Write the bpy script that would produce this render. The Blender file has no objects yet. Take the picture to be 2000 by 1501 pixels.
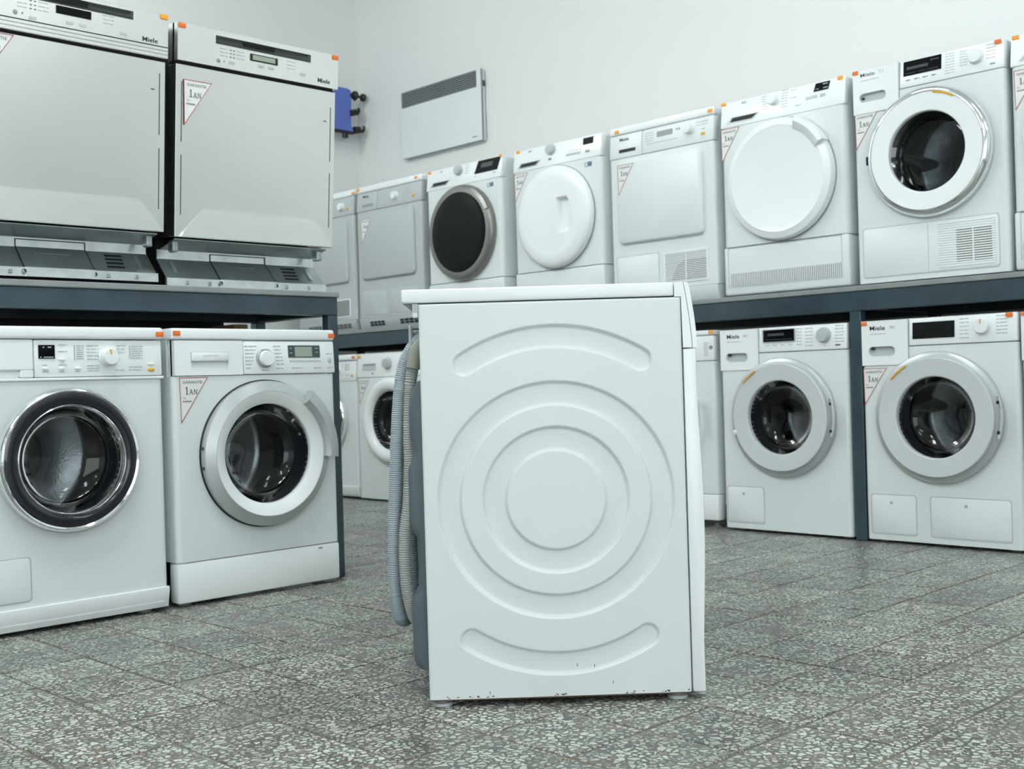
import bpy, bmesh, math, random
from mathutils import Vector, Matrix
random.seed(7)
PI = math.pi
SC = bpy.context.scene
COL = SC.collection
# ------------------------------------------------------------------ camera
# room frame: X runs along the back wall (to the right), Y runs along the left wall (away), Z up
cd = bpy.data.cameras.new('camera'); cam = bpy.data.objects.new('camera', cd); COL.objects.link(cam)
R2 = Vector((0.70061555, 0.71290694, -0.0300259)); U2 = Vector((0.02030286, 0.02214573, 0.99954858))
FW = Vector((-0.71325006, 0.70090888, -0.0010416))
rm = Matrix((R2, U2, -FW)).transposed().to_4x4()
cam.matrix_world = Matrix.Translation((0, 0, 0.652)) @ rm
cd.sensor_fit = 'HORIZONTAL'; cd.sensor_width = 36; cd.lens = 2273.19 / 2000 * 36
cd.clip_start = 0.05; cd.clip_end = 60
cd.dof.use_dof = True; cd.dof.focus_distance = 2.4; cd.dof.aperture_fstop = 8.5
SC.camera = cam
# ------------------------------------------------------------------ world, daylight, exposure
w = bpy.data.worlds.new('world'); SC.world = w; w.use_nodes = True
w.node_tree.nodes['Background'].inputs[0].default_value = (0.86, 0.95, 1.0, 1)
w.node_tree.nodes['Background'].inputs[1].default_value = 1.0
def area(name, loc, rot, sx, sy, power, col):
    l = bpy.data.lights.new(name, 'AREA'); l.shape = 'RECTANGLE'; l.size = sx; l.size_y = sy; l.energy = power; l.color = col
    o = bpy.data.objects.new(name, l); o.location = loc; o.rotation_euler = rot; COL.objects.link(o); return o
DAY = (0.94, 0.985, 1.0)
# daylight through the two shop windows behind and to the right of the viewer
area('daylight_window_1', (0.7, -4.30, 1.55), (PI/2, 0, 0), 5.0, 2.3, 10, DAY)
area('daylight_window_2', (3.20, -1.4, 1.55), (PI/2, 0, PI/2), 5.0, 2.3, 115, DAY)
LAMP_POWER = 24
SC.view_settings.view_transform = 'Standard'; SC.view_settings.look = 'None'
SC.view_settings.gamma = 1.0; SC.view_settings.use_curve_mapping = False
SC.view_settings.exposure = -0.18
SC.cycles.max_bounces = 6; SC.cycles.diffuse_bounces = 3; SC.cycles.glossy_bounces = 3
SC.cycles.use_light_tree = False; SC.cycles.transparent_max_bounces = 12; SC.cycles.caustics_reflective = False; SC.cycles.caustics_refractive = False

# ------------------------------------------------------------------ materials
def mat(name, col, rough=0.4, metal=0.0, coat=0.0, var=0.0, scale=6.0, bump=0.0, bscale=60.0, spec=0.5, stretch=None, bdetail=2):
    m = bpy.data.materials.new(name); m.use_nodes = True; nt = m.node_tree; b = nt.nodes['Principled BSDF']
    b.inputs['Roughness'].default_value = rough; b.inputs['Metallic'].default_value = metal
    b.inputs['Coat Weight'].default_value = coat; b.inputs['Coat Roughness'].default_value = 0.08
    b.inputs['Specular IOR Level'].default_value = spec
    tc = nt.nodes.new('ShaderNodeTexCoord'); mp = nt.nodes.new('ShaderNodeMapping')
    nt.links.new(tc.outputs['Object'], mp.inputs['Vector'])
    if stretch: mp.inputs['Scale'].default_value = stretch
    n = nt.nodes.new('ShaderNodeTexNoise'); n.inputs['Scale'].default_value = scale; n.inputs['Detail'].default_value = 3 if var >= 0.05 else 0
    nt.links.new(mp.outputs[0], n.inputs['Vector'])
    r = nt.nodes.new('ShaderNodeValToRGB'); nt.links.new(n.outputs['Fac'], r.inputs['Fac'])
    r.color_ramp.elements[0].position = 0.3; r.color_ramp.elements[1].position = 0.7
    lo = [c * (1 - var) for c in col]; hi = [min(1, c * (1 + var)) for c in col]
    r.color_ramp.elements[0].color = (*lo, 1); r.color_ramp.elements[1].color = (*hi, 1)
    nt.links.new(r.outputs['Color'], b.inputs['Base Color'])
    if bump:
        n2 = nt.nodes.new('ShaderNodeTexNoise'); n2.inputs['Scale'].default_value = bscale; n2.inputs['Detail'].default_value = bdetail
        nt.links.new(mp.outputs[0], n2.inputs['Vector'])
        bp = nt.nodes.new('ShaderNodeBump'); bp.inputs['Strength'].default_value = bump; bp.inputs['Distance'].default_value = 0.01
        nt.links.new(n2.outputs['Fac'], bp.inputs['Height']); nt.links.new(bp.outputs[0], b.inputs['Normal'])
    return m
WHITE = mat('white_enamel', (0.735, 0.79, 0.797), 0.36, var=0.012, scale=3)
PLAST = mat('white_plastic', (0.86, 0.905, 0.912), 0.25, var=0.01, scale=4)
WHITE_DIM = mat('white_enamel_dimmed', (0.48, 0.52, 0.525), 0.38, var=0.012, scale=3)  # white enamel greyed: weak light on the far-corner dryers put into the colour
GREYW = mat('light_grey_plastic', (0.50, 0.54, 0.55), 0.35, var=0.02)
SILVER = mat('silver_plastic', (0.50, 0.53, 0.54), 0.32, metal=0.35, var=0.02)
SILVERD = mat('dark_silver_plastic', (0.24, 0.24, 0.225), 0.3, metal=0.5, var=0.02)
CHROME = mat('chrome', (0.85, 0.87, 0.88), 0.06, metal=1.0)
GREYP = mat('mid_grey_plastic', (0.28, 0.31, 0.32), 0.4, var=0.03)
DGREY = mat('dark_grey_plastic', (0.13, 0.165, 0.19), 0.38, var=0.08, scale=8)
BLACKG = mat('black_glass', (0.004, 0.005, 0.006), 0.06, spec=0.16)
BLACKD = mat('black_dull', (0.008, 0.008, 0.009), 0.6)
BLACKP = mat('black_plastic', (0.010, 0.010, 0.012), 0.35)
SMOKE = mat('smoked_ring', (0.02, 0.022, 0.03), 0.12)
RUBBER = mat('rubber_gasket', (0.10, 0.11, 0.12), 0.5, var=0.05)
STEELD = mat('drum_steel', (0.42, 0.44, 0.45), 0.22, metal=1.0, var=0.12, scale=30, bump=0.05, bscale=140)
STAIN = mat('brushed_stainless', (0.80, 0.815, 0.785), 0.24, metal=1.0, var=0.02, scale=2.0, bump=0.55, bscale=2.4, bdetail=0)
STAIN2 = mat('control_stainless', (0.85, 0.86, 0.85), 0.24, metal=0.9, var=0.02, scale=2.0)
GALV = mat('galvanised_sheet', (0.70, 0.74, 0.75), 0.30, metal=0.9, var=0.12, scale=18)
GALV_SHADED = mat('galvanised_sheet_shaded', (0.40, 0.45, 0.46), 0.32, metal=0.85, var=0.12, scale=14)  # same galvanised sheet, with the dark reflection under the door put into its colour
PAINT = mat('slate_blue_paint', (0.036, 0.062, 0.078), 0.24, var=0.18, scale=5, bump=0.05, bscale=30)
DECK = mat('grey_deck_board', (0.25, 0.275, 0.275), 0.6, var=0.08, scale=12)
ORANGE = mat('orange_paper', (0.80, 0.17, 0.02), 0.6, var=0.05)
AMBER = mat('yellow_orange_paper', (0.90, 0.36, 0.03), 0.6, var=0.05)
AMBERP = mat('amber_button', (0.75, 0.42, 0.03), 0.3)
PAPER = mat('sticker_paper', (0.78, 0.80, 0.80), 0.5)
RED = mat('sticker_red', (0.42, 0.09, 0.09), 0.6)
INK = mat('grey_ink', (0.16, 0.18, 0.18), 0.6)
INKL = mat('pale_grey_ink', (0.40, 0.43, 0.44), 0.6)
LOGO = mat('logo_ink', (0.04, 0.05, 0.05), 0.5)
LCD = mat('lcd_green', (0.33, 0.38, 0.31), 0.3)
DISP = mat('display_grey', (0.05, 0.07, 0.085), 0.2)
SCRN = mat('dim_screen_segment', (0.05, 0.06, 0.07), 0.3)
BLUE = mat('blue_sheet', (0.10, 0.16, 0.52), 0.5, var=0.02)
BLUES = mat('blue_sticker', (0.07, 0.10, 0.45), 0.5)
NAVY = mat('navy_sticker', (0.03, 0.07, 0.14), 0.5)
PALEB = mat('pale_blue_sticker', (0.30, 0.42, 0.48), 0.5)
TAN = mat('tan_rubber', (0.36, 0.37, 0.30), 0.5)
HOSEB = mat('pale_grey_hose', (0.36, 0.43, 0.47), 0.3, var=0.05)
HOSEG = mat('grey_corrugated_hose', (0.40, 0.42, 0.41), 0.45, var=0.05)
RUST = mat('rust', (0.10, 0.06, 0.04), 0.8, var=0.3)
CARD = mat('brown_card', (0.45, 0.30, 0.16), 0.7, var=0.1)
SCOOP = mat('grip_dark_grey', (0.085, 0.10, 0.098), 0.35, var=0.05)
CHIP = mat('dryer_grille_dark', (0.10, 0.11, 0.10), 0.6)

def wall_mat():
    m = mat('plaster_wall', (0.785, 0.81, 0.805), 0.75, var=0.02, scale=0.9, bump=0.10, bscale=30, bdetail=1)
    return m
WALL = wall_mat()
CEIL = mat('ceiling_paint', (0.80, 0.83, 0.83), 0.8, var=0.02)
GROUT = mat('floor_grout', (0.17, 0.152, 0.12), 0.85, var=0.35, scale=7)

def glass_mat(name, tint, ior=1.45, dark=0.0):
    m = bpy.data.materials.new(name); m.use_nodes = True; nt = m.node_tree; nt.nodes.clear()
    o = nt.nodes.new('ShaderNodeOutputMaterial'); t = nt.nodes.new('ShaderNodeBsdfTransparent'); g = nt.nodes.new('ShaderNodeBsdfGlossy')
    t.inputs[0].default_value = (*tint, 1); g.inputs['Roughness'].default_value = 0.03; g.inputs[0].default_value = (1, 1, 1, 1)
    f0 = nt.nodes.new('ShaderNodeFresnel'); f0.inputs['IOR'].default_value = ior
    f = nt.nodes.new('ShaderNodeMath'); f.operation = 'MULTIPLY_ADD'; f.inputs[1].default_value = 0.25; f.inputs[2].default_value = 0.02; nt.links.new(f0.outputs[0], f.inputs[0])
    mx = nt.nodes.new('ShaderNodeMixShader'); nt.links.new(f.outputs[0], mx.inputs[0]); nt.links.new(t.outputs[0], mx.inputs[1]); nt.links.new(g.outputs[0], mx.inputs[2])
    nt.links.new(mx.outputs[0], o.inputs[0]); return m
GLASS = glass_mat('door_glass', (0.50, 0.52, 0.53))
GLASSG = glass_mat('grey_door_glass', (0.46, 0.49, 0.51))
PEARL = mat('pearl_plastic', (0.60, 0.635, 0.65), 0.25, var=0.01)
PANE = glass_mat('window_glass', (0.97, 0.98, 0.98))

def emit(name, col, s):
    m = bpy.data.materials.new(name); m.use_nodes = True; nt = m.node_tree; b = nt.nodes['Principled BSDF']
    b.inputs['Emission Color'].default_value = (*col, 1); b.inputs['Emission Strength'].default_value = s; b.inputs['Base Color'].default_value = (0.8, 0.8, 0.8, 1)
    return m
TUBE = emit('fluorescent_tube', (0.94, 1.0, 0.98), 14); TUBE.cycles.emission_sampling = 'NONE'

def terrazzo():
    m = bpy.data.materials.new('terrazzo'); m.use_nodes = True; nt = m.node_tree; N = nt.nodes; L = nt.links
    b = N['Principled BSDF']; b.inputs['Specular IOR Level'].default_value = 0.45
    tc = N.new('ShaderNodeTexCoord'); oi = N.new('ShaderNodeObjectInfo')
    off = N.new('ShaderNodeVectorMath'); off.operation = 'ADD'; L.new(tc.outputs['Object'], off.inputs[0])
    cmb = N.new('ShaderNodeCombineXYZ')
    for i, k in enumerate((41.0, 73.0, 0.0)):
        mu = N.new('ShaderNodeMath'); mu.operation = 'MULTIPLY'; mu.inputs[1].default_value = k; L.new(oi.outputs['Random'], mu.inputs[0]); L.new(mu.outputs[0], cmb.inputs[i])
    L.new(cmb.outputs[0], off.inputs[1])
    # wobble so chips are shard like
    nz = N.new('ShaderNodeTexNoise'); nz.inputs['Scale'].default_value = 60; L.new(off.outputs[0], nz.inputs['Vector'])
    sc = N.new('ShaderNodeVectorMath'); sc.operation = 'MULTIPLY_ADD'; sc.inputs[1].default_value = (0.011, 0.011, 0); L.new(nz.outputs['Color'], sc.inputs[0]); L.new(off.outputs[0], sc.inputs[2])
    def layer(scale, keep, edge):
        v = N.new('ShaderNodeTexVoronoi'); v.voronoi_dimensions = '2D'; v.feature = 'DISTANCE_TO_EDGE'; v.inputs['Scale'].default_value = scale
        c = N.new('ShaderNodeTexVoronoi'); c.voronoi_dimensions = '2D'; c.feature = 'F1'; c.inputs['Scale'].default_value = scale
        L.new(sc.outputs[0], v.inputs['Vector']); L.new(sc.outputs[0], c.inputs['Vector'])
        sp = N.new('ShaderNodeSeparateColor'); L.new(c.outputs['Color'], sp.inputs[0])
        g = N.new('ShaderNodeMath'); g.operation = 'GREATER_THAN'; g.inputs[1].default_value = 1 - keep; L.new(sp.outputs[0], g.inputs[0])
        # threshold varies per cell
        th = N.new('ShaderNodeMath'); th.operation = 'MULTIPLY_ADD'; th.inputs[1].default_value = edge * 1.6; th.inputs[2].default_value = edge * 0.5; L.new(sp.outputs[1], th.inputs[0])
        d = N.new('ShaderNodeMath'); d.operation = 'SUBTRACT'; L.new(v.outputs['Distance'], d.inputs[0]); L.new(th.outputs[0], d.inputs[1])
        s = N.new('ShaderNodeMath'); s.operation = 'MULTIPLY'; s.inputs[1].default_value = 14; s.use_clamp = True; L.new(d.outputs[0], s.inputs[0])
        o = N.new('ShaderNodeMath'); o.operation = 'MULTIPLY'; L.new(s.outputs[0], o.inputs[0]); L.new(g.outputs[0], o.inputs[1])
        return o, sp
    a, ca = layer(66, 0.94, 0.13); a2, ca2 = layer(150, 0.40, 0.15)
    base = N.new('ShaderNodeTexNoise'); base.inputs['Scale'].default_value = 9; base.inputs['Detail'].default_value = 3; L.new(off.outputs[0], base.inputs['Vector'])
    r0 = N.new('ShaderNodeValToRGB'); L.new(base.outputs['Fac'], r0.inputs['Fac'])
    r0.color_ramp.elements[0].position = 0.3; r0.color_ramp.elements[1].position = 0.72
    r0.color_ramp.elements[0].color = (0.085, 0.092, 0.082, 1); r0.color_ramp.elements[1].color = (0.16, 0.165, 0.148, 1)
    def chipcol(cc):
        r = N.new('ShaderNodeValToRGB'); L.new(cc.outputs[2], r.inputs['Fac']); e = r.color_ramp.elements
        e[0].position = 0.0; e[0].color = (0.25, 0.27, 0.25, 1); e[1].position = 1.0; e[1].color = (0.60, 0.62, 0.555, 1)
        x = e.new(0.12); x.color = (0.22, 0.16, 0.135, 1); x = e.new(0.18); x.color = (0.37, 0.39, 0.35, 1); x = e.new(0.6); x.color = (0.52, 0.55, 0.49, 1)
        return r
    m1 = N.new('ShaderNodeMixRGB'); L.new(a2.outputs[0], m1.inputs[0]); L.new(r0.outputs[0], m1.inputs[1]); L.new(chipcol(ca2).outputs[0], m1.inputs[2])
    m2 = N.new('ShaderNodeMixRGB'); L.new(a.outputs[0], m2.inputs[0]); L.new(m1.outputs[0], m2.inputs[1]); L.new(chipcol(ca).outputs[0], m2.inputs[2])
    # trodden-in dirt, with a shape of its own
    dn = N.new('ShaderNodeTexNoise'); dn.inputs['Scale'].default_value = 5.5; dn.inputs['Detail'].default_value = 3; L.new(off.outputs[0], dn.inputs['Vector'])
    dr = N.new('ShaderNodeValToRGB'); L.new(dn.outputs['Fac'], dr.inputs['Fac']); dr.color_ramp.elements[0].position = 0.52; dr.color_ramp.elements[1].position = 0.72
    dr.color_ramp.elements[0].color = (0, 0, 0, 1); dr.color_ramp.elements[1].color = (0.55, 0.55, 0.55, 1)
    m3 = N.new('ShaderNodeMixRGB'); L.new(dr.outputs[0], m3.inputs[0]); L.new(m2.outputs[0], m3.inputs[1]); m3.inputs[2].default_value = (0.16, 0.155, 0.14, 1)
    # each tile its own tone
    tv = N.new('ShaderNodeMapRange'); tv.inputs[3].default_value = 0.78; tv.inputs[4].default_value = 1.14; L.new(oi.outputs['Random'], tv.inputs[0])
    mm = N.new('ShaderNodeVectorMath'); mm.operation = 'SCALE'; L.new(m3.outputs[0], mm.inputs[0]); L.new(tv.outputs[0], mm.inputs['Scale'])
    L.new(mm.outputs[0], b.inputs['Base Color'])
    rr = N.new('ShaderNodeMapRange'); rr.inputs[3].default_value = 0.25; rr.inputs[4].default_value = 0.46; L.new(base.outputs['Fac'], rr.inputs[0]); L.new(rr.outputs[0], b.inputs['Roughness'])
    return m
TERR = terrazzo()

# ------------------------------------------------------------------ mesh helpers
def rr(x0, x1, z0, z1, r, seg=5):
    P = []
    for cx, cz, a0 in ((x1 - r, z1 - r, 0), (x0 + r, z1 - r, 90), (x0 + r, z0 + r, 180), (x1 - r, z0 + r, 270)):
        for i in range(seg + 1):
            a = math.radians(a0 + 90 * i / seg); P.append((cx + r * math.cos(a), cz + r * math.sin(a)))
    return P
def circ(cx, cz, r, n=64, rz=None):
    return [(cx + r * math.cos(2 * PI * i / n), cz + (rz or r) * math.sin(2 * PI * i / n)) for i in range(n)]
class MB:
    def __init__(s): s.v = []; s.f = []
    def add(s, v, f):
        o = len(s.v); s.v += [tuple(p) for p in v]; s.f += [tuple(i + o for i in q) for q in f]; return s
    def box(s, x0, x1, y0, y1, z0, z1):
        return s.add([(x0,y0,z0),(x1,y0,z0),(x1,y1,z0),(x0,y1,z0),(x0,y0,z1),(x1,y0,z1),(x1,y1,z1),(x0,y1,z1)],
                     [(0,3,2,1),(4,5,6,7),(0,1,5,4),(1,2,6,5),(2,3,7,6),(3,0,4,7)])
    def rbox(s, x0, x1, y0, y1, z0, z1, r=0.004, seg=2):
        bm = bmesh.new(); bmesh.ops.create_cube(bm, size=1)
        for v in bm.verts: v.co = Vector(((x0+x1)/2 + v.co.x*(x1-x0), (y0+y1)/2 + v.co.y*(y1-y0), (z0+z1)/2 + v.co.z*(z1-z0)))
        bmesh.ops.bevel(bm, geom=bm.edges[:], offset=r, segments=seg, profile=0.5, affect='EDGES')
        bm.verts.index_update(); s.add([v.co[:] for v in bm.verts], [[v.index for v in f.verts] for f in bm.faces]); bm.free(); return s
    def prism(s, pts, a0, a1, fn):
        n = len(pts); ar = sum(pts[i][0]*pts[(i+1)%n][1] - pts[(i+1)%n][0]*pts[i][1] for i in range(n))
        V = [fn(p, a0) for p in pts] + [fn(p, a1) for p in pts]
        F = [tuple(range(n)), tuple(reversed(range(n, 2*n)))] + [(i, n+i, n+(i+1)%n, (i+1)%n) for i in range(n)]
        return s.add(V, F)
    def pxz(s, pts, y0, y1): return s.prism(pts, y0, y1, lambda p, a: (p[0], a, p[1]))
    def pyz(s, pts, x0, x1): return s.prism(pts, x0, x1, lambda p, a: (a, p[0], p[1]))
    def pxy(s, pts, z0, z1): return s.prism(pts, z0, z1, lambda p, a: (p[0], p[1], a))
    def bev_pxz(s, pts, y0, y1, b=0.004):
        # polygon plate facing -y with a chamfered front rim
        cx = sum(p[0] for p in pts)/len(pts); cz = sum(p[1] for p in pts)/len(pts); n = len(pts)
        def shrink(k):
            out = []
            for i in range(n):
                p0 = Vector(pts[i-1]); p1 = Vector(pts[i]); p2 = Vector(pts[(i+1) % n])
                t = (p2 - p0); t.normalize(); nn = Vector((-t.y, t.x))
                if nn.dot(Vector((cx, cz)) - p1) < 0: nn = -nn
                out.append((p1.x + nn.x*k, p1.y + nn.y*k))
            return out
        rings = [(pts, y1), (pts, y0 + b), (shrink(b*0.35), y0 + b*0.3), (shrink(b), y0)]
        V = []; F = []
        for P, y in rings: V += [(p[0], y, p[1]) for p in P]
        for k in range(3):
            for i in range(n):
                j = (i+1) % n; F.append((k*n+i, k*n+j, (k+1)*n+j, (k+1)*n+i))
        F.append(tuple(range(3*n, 4*n))); F.append(tuple(reversed(range(n))))
        return s.add(V, F)
    def frame(s, po, pi, y0, y1):
        n = len(po); V = []
        for P, y in ((po, y0), (pi, y0), (pi, y1), (po, y1)): V += [(p[0], y, p[1]) for p in P]
        F = []
        for k in range(4):
            for i in range(n):
                j = (i+1) % n; a, b = k*n, ((k+1) % 4)*n; F.append((a+i, a+j, b+j, b+i))
        return s.add(V, F)
    def lathe(s, prof, cx, cz, n=72, a0=0.0, a1=2*PI, close_ends=False):
        full = abs(a1 - a0 - 2*PI) < 1e-6; m = n if full else n + 1; V = []; F = []; k = len(prof)
        for i in range(m):
            a = a0 + (a1 - a0)*i/n
            for r, y in prof: V.append((cx + r*math.cos(a), y, cz + r*math.sin(a)))
        for i in range(n):
            j = (i+1) % m
            for q in range(k-1): F.append((i*k+q, j*k+q, j*k+q+1, i*k+q+1))
        if close_ends and not full: F += [tuple(range(k)), tuple(reversed(range((m-1)*k, m*k)))]
        return s.add(V, F)
    def tube(s, path, rad, n=10, cap=True):
        P = [Vector(p) for p in path]; V = []; F = []; up = None
        for i, p in enumerate(P):
            t = (P[min(i+1, len(P)-1)] - P[max(i-1, 0)]).normalized()
            if up is None: up = t.orthogonal().normalized()
            up = (up - t*up.dot(t)).normalized(); sd = t.cross(up); r = rad(i) if callable(rad) else rad
            V += [p + (up*math.cos(2*PI*k/n) + sd*math.sin(2*PI*k/n))*r for k in range(n)]
        for i in range(len(P)-1):
            for k in range(n): F.append((i*n+k, i*n+(k+1)%n, (i+1)*n+(k+1)%n, (i+1)*n+k))
        if cap: F += [tuple(reversed(range(n))), tuple(range((len(P)-1)*n, len(P)*n))]
        return s.add(V, F)
    def plate_hole(s, x0, x1, z0, z1, inner, y, depth, back=True):
        cx = sum(p[0] for p in inner)/len(inner); cz = sum(p[1] for p in inner)/len(inner); n = len(inner)
        def hit_poly(a):
            dx, dz = math.cos(a), math.sin(a); best = None
            for i in range(n):
                (ax, az), (bx, bz) = inner[i], inner[(i+1) % n]; ex, ez = bx-ax, bz-az; den = dx*ez - dz*ex
                if abs(den) < 1e-12: continue
                t = ((ax-cx)*ez - (az-cz)*ex)/den; u = ((ax-cx)*dz - (az-cz)*dx)/den
                if t > 0 and -1e-6 <= u <= 1+1e-6 and (best is None or t > best): best = t
            return (cx + dx*best, cz + dz*best)
        def hit_rect(a):
            dx, dz = math.cos(a), math.sin(a); t = 1e9
            if dx > 1e-9: t = min(t, (x1-cx)/dx)
            if dx < -1e-9: t = min(t, (x0-cx)/dx)
            if dz > 1e-9: t = min(t, (z1-cz)/dz)
            if dz < -1e-9: t = min(t, (z0-cz)/dz)
            return (cx + dx*t, cz + dz*t)
        A = [math.atan2(p[1]-cz, p[0]-cx) for p in inner] + [math.atan2(q[1]-cz, q[0]-cx) for q in ((x0,z0),(x1,z0),(x1,z1),(x0,z1))]
        A = sorted(A); B = []
        for a in A:
            if not B or a - B[-1] > 1e-5: B.append(a)
        I = [hit_poly(a) for a in B]; O = [hit_rect(a) for a in B]; m = len(B)
        V = [(p[0], y, p[1]) for p in O] + [(p[0], y, p[1]) for p in I] + [(p[0], y+depth, p[1]) for p in I]
        F = [(i, (i+1)%m, m+(i+1)%m, m+i) for i in range(m)] + [(m+i, m+(i+1)%m, 2*m+(i+1)%m, 2*m+i) for i in range(m)]
        if back: F.append(tuple(range(2*m, 3*m)))
        return s.add(V, F)
    def decal(s, x0, x1, z0, z1, yf, t=0.0012):
        a, b = yf(z0), yf(z1)
        return s.add([(x0,a-t,z0),(x1,a-t,z0),(x1,a,z0),(x0,a,z0),(x0,b-t,z1),(x1,b-t,z1),(x1,b,z1),(x0,b,z1)],
                     [(0,3,2,1),(4,5,6,7),(0,1,5,4),(1,2,6,5),(2,3,7,6),(3,0,4,7)])
    def mesh(s, name, m, ang=35):
        me = bpy.data.meshes.new(name); me.from_pydata(s.v, [], s.f); me.materials.append(m)
        bm = bmesh.new(); bm.from_mesh(me); bmesh.ops.recalc_face_normals(bm, faces=bm.faces[:]); bm.to_mesh(me); bm.free()
        me.polygons.foreach_set('use_smooth', [True]*len(me.polygons)); me.set_sharp_from_angle(angle=math.radians(ang)); me.update(); return me
    def build(s, name, m, parent=None, ang=35, label=None, loc=None, rot=None):
        return link(name, s.mesh(name, m, ang), parent, label, loc, rot)
def link(name, me, parent=None, label=None, loc=None, rot=None):
    o = bpy.data.objects.new(name, me); COL.objects.link(o)
    if parent: o.parent = parent
    if loc: o.location = loc
    if rot: o.rotation_euler = rot
    if label: o['label'] = label
    return o
def thing(name, label, cat, loc=(0,0,0), rz=0, group=None):
    o = bpy.data.objects.new(name, None); COL.objects.link(o); o.location = loc; o.rotation_euler = (0, 0, rz)
    o.empty_display_size = 0.1; o['label'] = label; o['category'] = cat
    if group: o['group'] = group
    return o
def tag(o, label=None, cat=None, group=None, kind=None):
    for k, v in (('label', label), ('category', cat), ('group', group), ('kind', kind)):
        if v: o[k] = v
    return o
_txt = {}
def text_geo(body, bold=0.0):
    key = (body, bold)
    if key not in _txt:
        cu = bpy.data.curves.new('t', 'FONT'); cu.body = body; cu.size = 1; cu.offset = bold; cu.resolution_u = 3; cu.fill_mode = 'FRONT'
        ob = bpy.data.objects.new('t', cu); COL.objects.link(ob); bpy.context.view_layer.update()
        me = bpy.data.meshes.new_from_object(ob.evaluated_get(bpy.context.evaluated_depsgraph_get()))
        V = [v.co[:] for v in me.vertices]; F = [tuple(p.vertices) for p in me.polygons]
        bpy.data.objects.remove(ob); bpy.data.curves.remove(cu); bpy.data.meshes.remove(me)
        xs = [v[0] for v in V]; ys = [v[1] for v in V]; _txt[key] = (V, F, min(xs), max(xs), min(ys), max(ys))
    return _txt[key]
def put_text(mb, body, x0, x1, z0, z1, yf, bold=0.0, t=0.0012):
    V, F, a, b, c, d = text_geo(body, bold)
    mb.add([(x0 + (v[0]-a)/(b-a)*(x1-x0), yf(z0 + (v[1]-c)/(d-c)*(z1-z0)) - t, z0 + (v[1]-c)/(d-c)*(z1-z0)) for v in V], F)
flat = lambda y: (lambda z: y)

# ------------------------------------------------------------------ appliance helpers
_foot = MB().lathe([(0, 0), (0.021, 0), (0.021, 0.006), (0.012, 0.008), (0.012, 0.02), (0, 0.02)], 0, 0, 20)
_foot.v = [(x, z, y) for x, y, z in _foot.v]; FOOT = None
def feet(p, wd=0.598, dp=0.56, ins=0.05):
    global FOOT
    if FOOT is None: FOOT = _foot.mesh('foot', GREYP)
    for x in (ins, wd - ins):
        for y in (0.06, dp - 0.05): link('foot', FOOT, p, None, (x, y, 0))
def cabinet(p, zc, hole=None, wd=0.598, dp=0.57, z0=0.012, z1=0.85, rf=0.016, m=WHITE, step=0.035, fascia=None):
    mb = MB(); pl = [(0, dp)]
    for i in range(6):
        a = math.radians(180 + 90*i/5); pl.append((rf + rf*math.cos(a), rf + rf*math.sin(a)))
    for i in range(6):
        a = math.radians(270 + 90*i/5); pl.append((wd - rf + rf*math.cos(a), rf + rf*math.sin(a)))
    pl.append((wd, dp)); n = len(pl)
    V = [(x, y, z0) for x, y in pl] + [(x, y, zc) for x, y in pl]; F = []
    for i in range(n):
        j = (i+1) % n
        if i == 6 and hole: continue
        F.append((i, j, n+j, n+i))
    F.append(tuple(reversed(range(n)))); F.append(tuple(range(n, 2*n))); mb.add(V, F)
    if hole: mb.plate_hole(rf, wd - rf, z0, zc, circ(hole[0], hole[1], hole[2]), 0, 0.03, back=False)
    if zc < z1: mb.box(0.001, wd - 0.001, step, dp, zc, z1 - 0.006)
    if fascia:
        q = [(fascia[0], step), (fascia[0], 0.0)] + [(x, y) for x, y in pl[7:13]] + [(wd, step)]
        mb.pxy(q, zc, fascia[3])
    return mb.build('cabinet', m, p)
def panel(p, name, x0, x1, z0, z1, yb, yt, m=PLAST, back=0.036, r=0.006):
    # front plate whose face leans from yb (bottom) to yt (top)
    mb = MB(); mb.rbox(x0, x1, 0, back, z0, z1, r)
    mb.v = [(x, y + yb + (yt-yb)*(z-z0)/(z1-z0), z) for x, y, z in mb.v]
    return mb.build(name, m, p)
def lean(z0, z1, yb, yt): return lambda z: yb + (yt - yb)*(z - z0)/(z1 - z0)
def knob(p, x, z, y, r=0.026, h=0.022, m=PLAST, mark=None, marka=100):
    mb = MB().lathe([(r*1.12, y), (r*1.12, y-0.003), (r, y-0.004), (r*0.95, y-h+0.004), (r*0.86, y-h), (0, y-h-0.001)], x, z, 36)
    o = mb.build('knob', m, p)
    if mark:
        a = math.radians(marka); d = MB(); dx, dz = math.cos(a), math.sin(a); px, pz = -dz*0.0022, dx*0.0022
        d.pxz([(x+dx*r*0.3+px, z+dz*r*0.3+pz), (x+dx*r*0.3-px, z+dz*r*0.3-pz), (x+dx*r*0.9-px, z+dz*r*0.9-pz), (x+dx*r*0.9+px, z+dz*r*0.9+pz)], y-h-0.002, y-h+0.002)
        if o.parent and o.parent.parent is None: d.build('pointer', mark, o)
        else: d.build('knob_pointer', mark, p)
    return o
def oval(p, name, x, z, rx, rz, y, m, h=0.004):
    return MB().bev_pxz(circ(x, z, rx, 20, rz), y - h, y, min(rx, rz)*0.4).build(name, m, p)
def lines(p, rows, yf, m=INKL, name='panel_lettering', t=0.0008):
    # rows: (x0, x1, z, h): rows of fine print too small to read, broken into words
    mb = MB(); rnd = random.Random(len(rows)*13 + int(rows[0][0]*1000))
    for x0, x1, z, h in rows:
        x = x0
        while x < x1:
            wl = min(x1 - x, rnd.uniform(0.009, 0.022)); mb.decal(x, x + wl, z, z + h, yf, t); x += wl + 0.003
    return tag(mb.build(name, m, p), kind='stuff')
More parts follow.
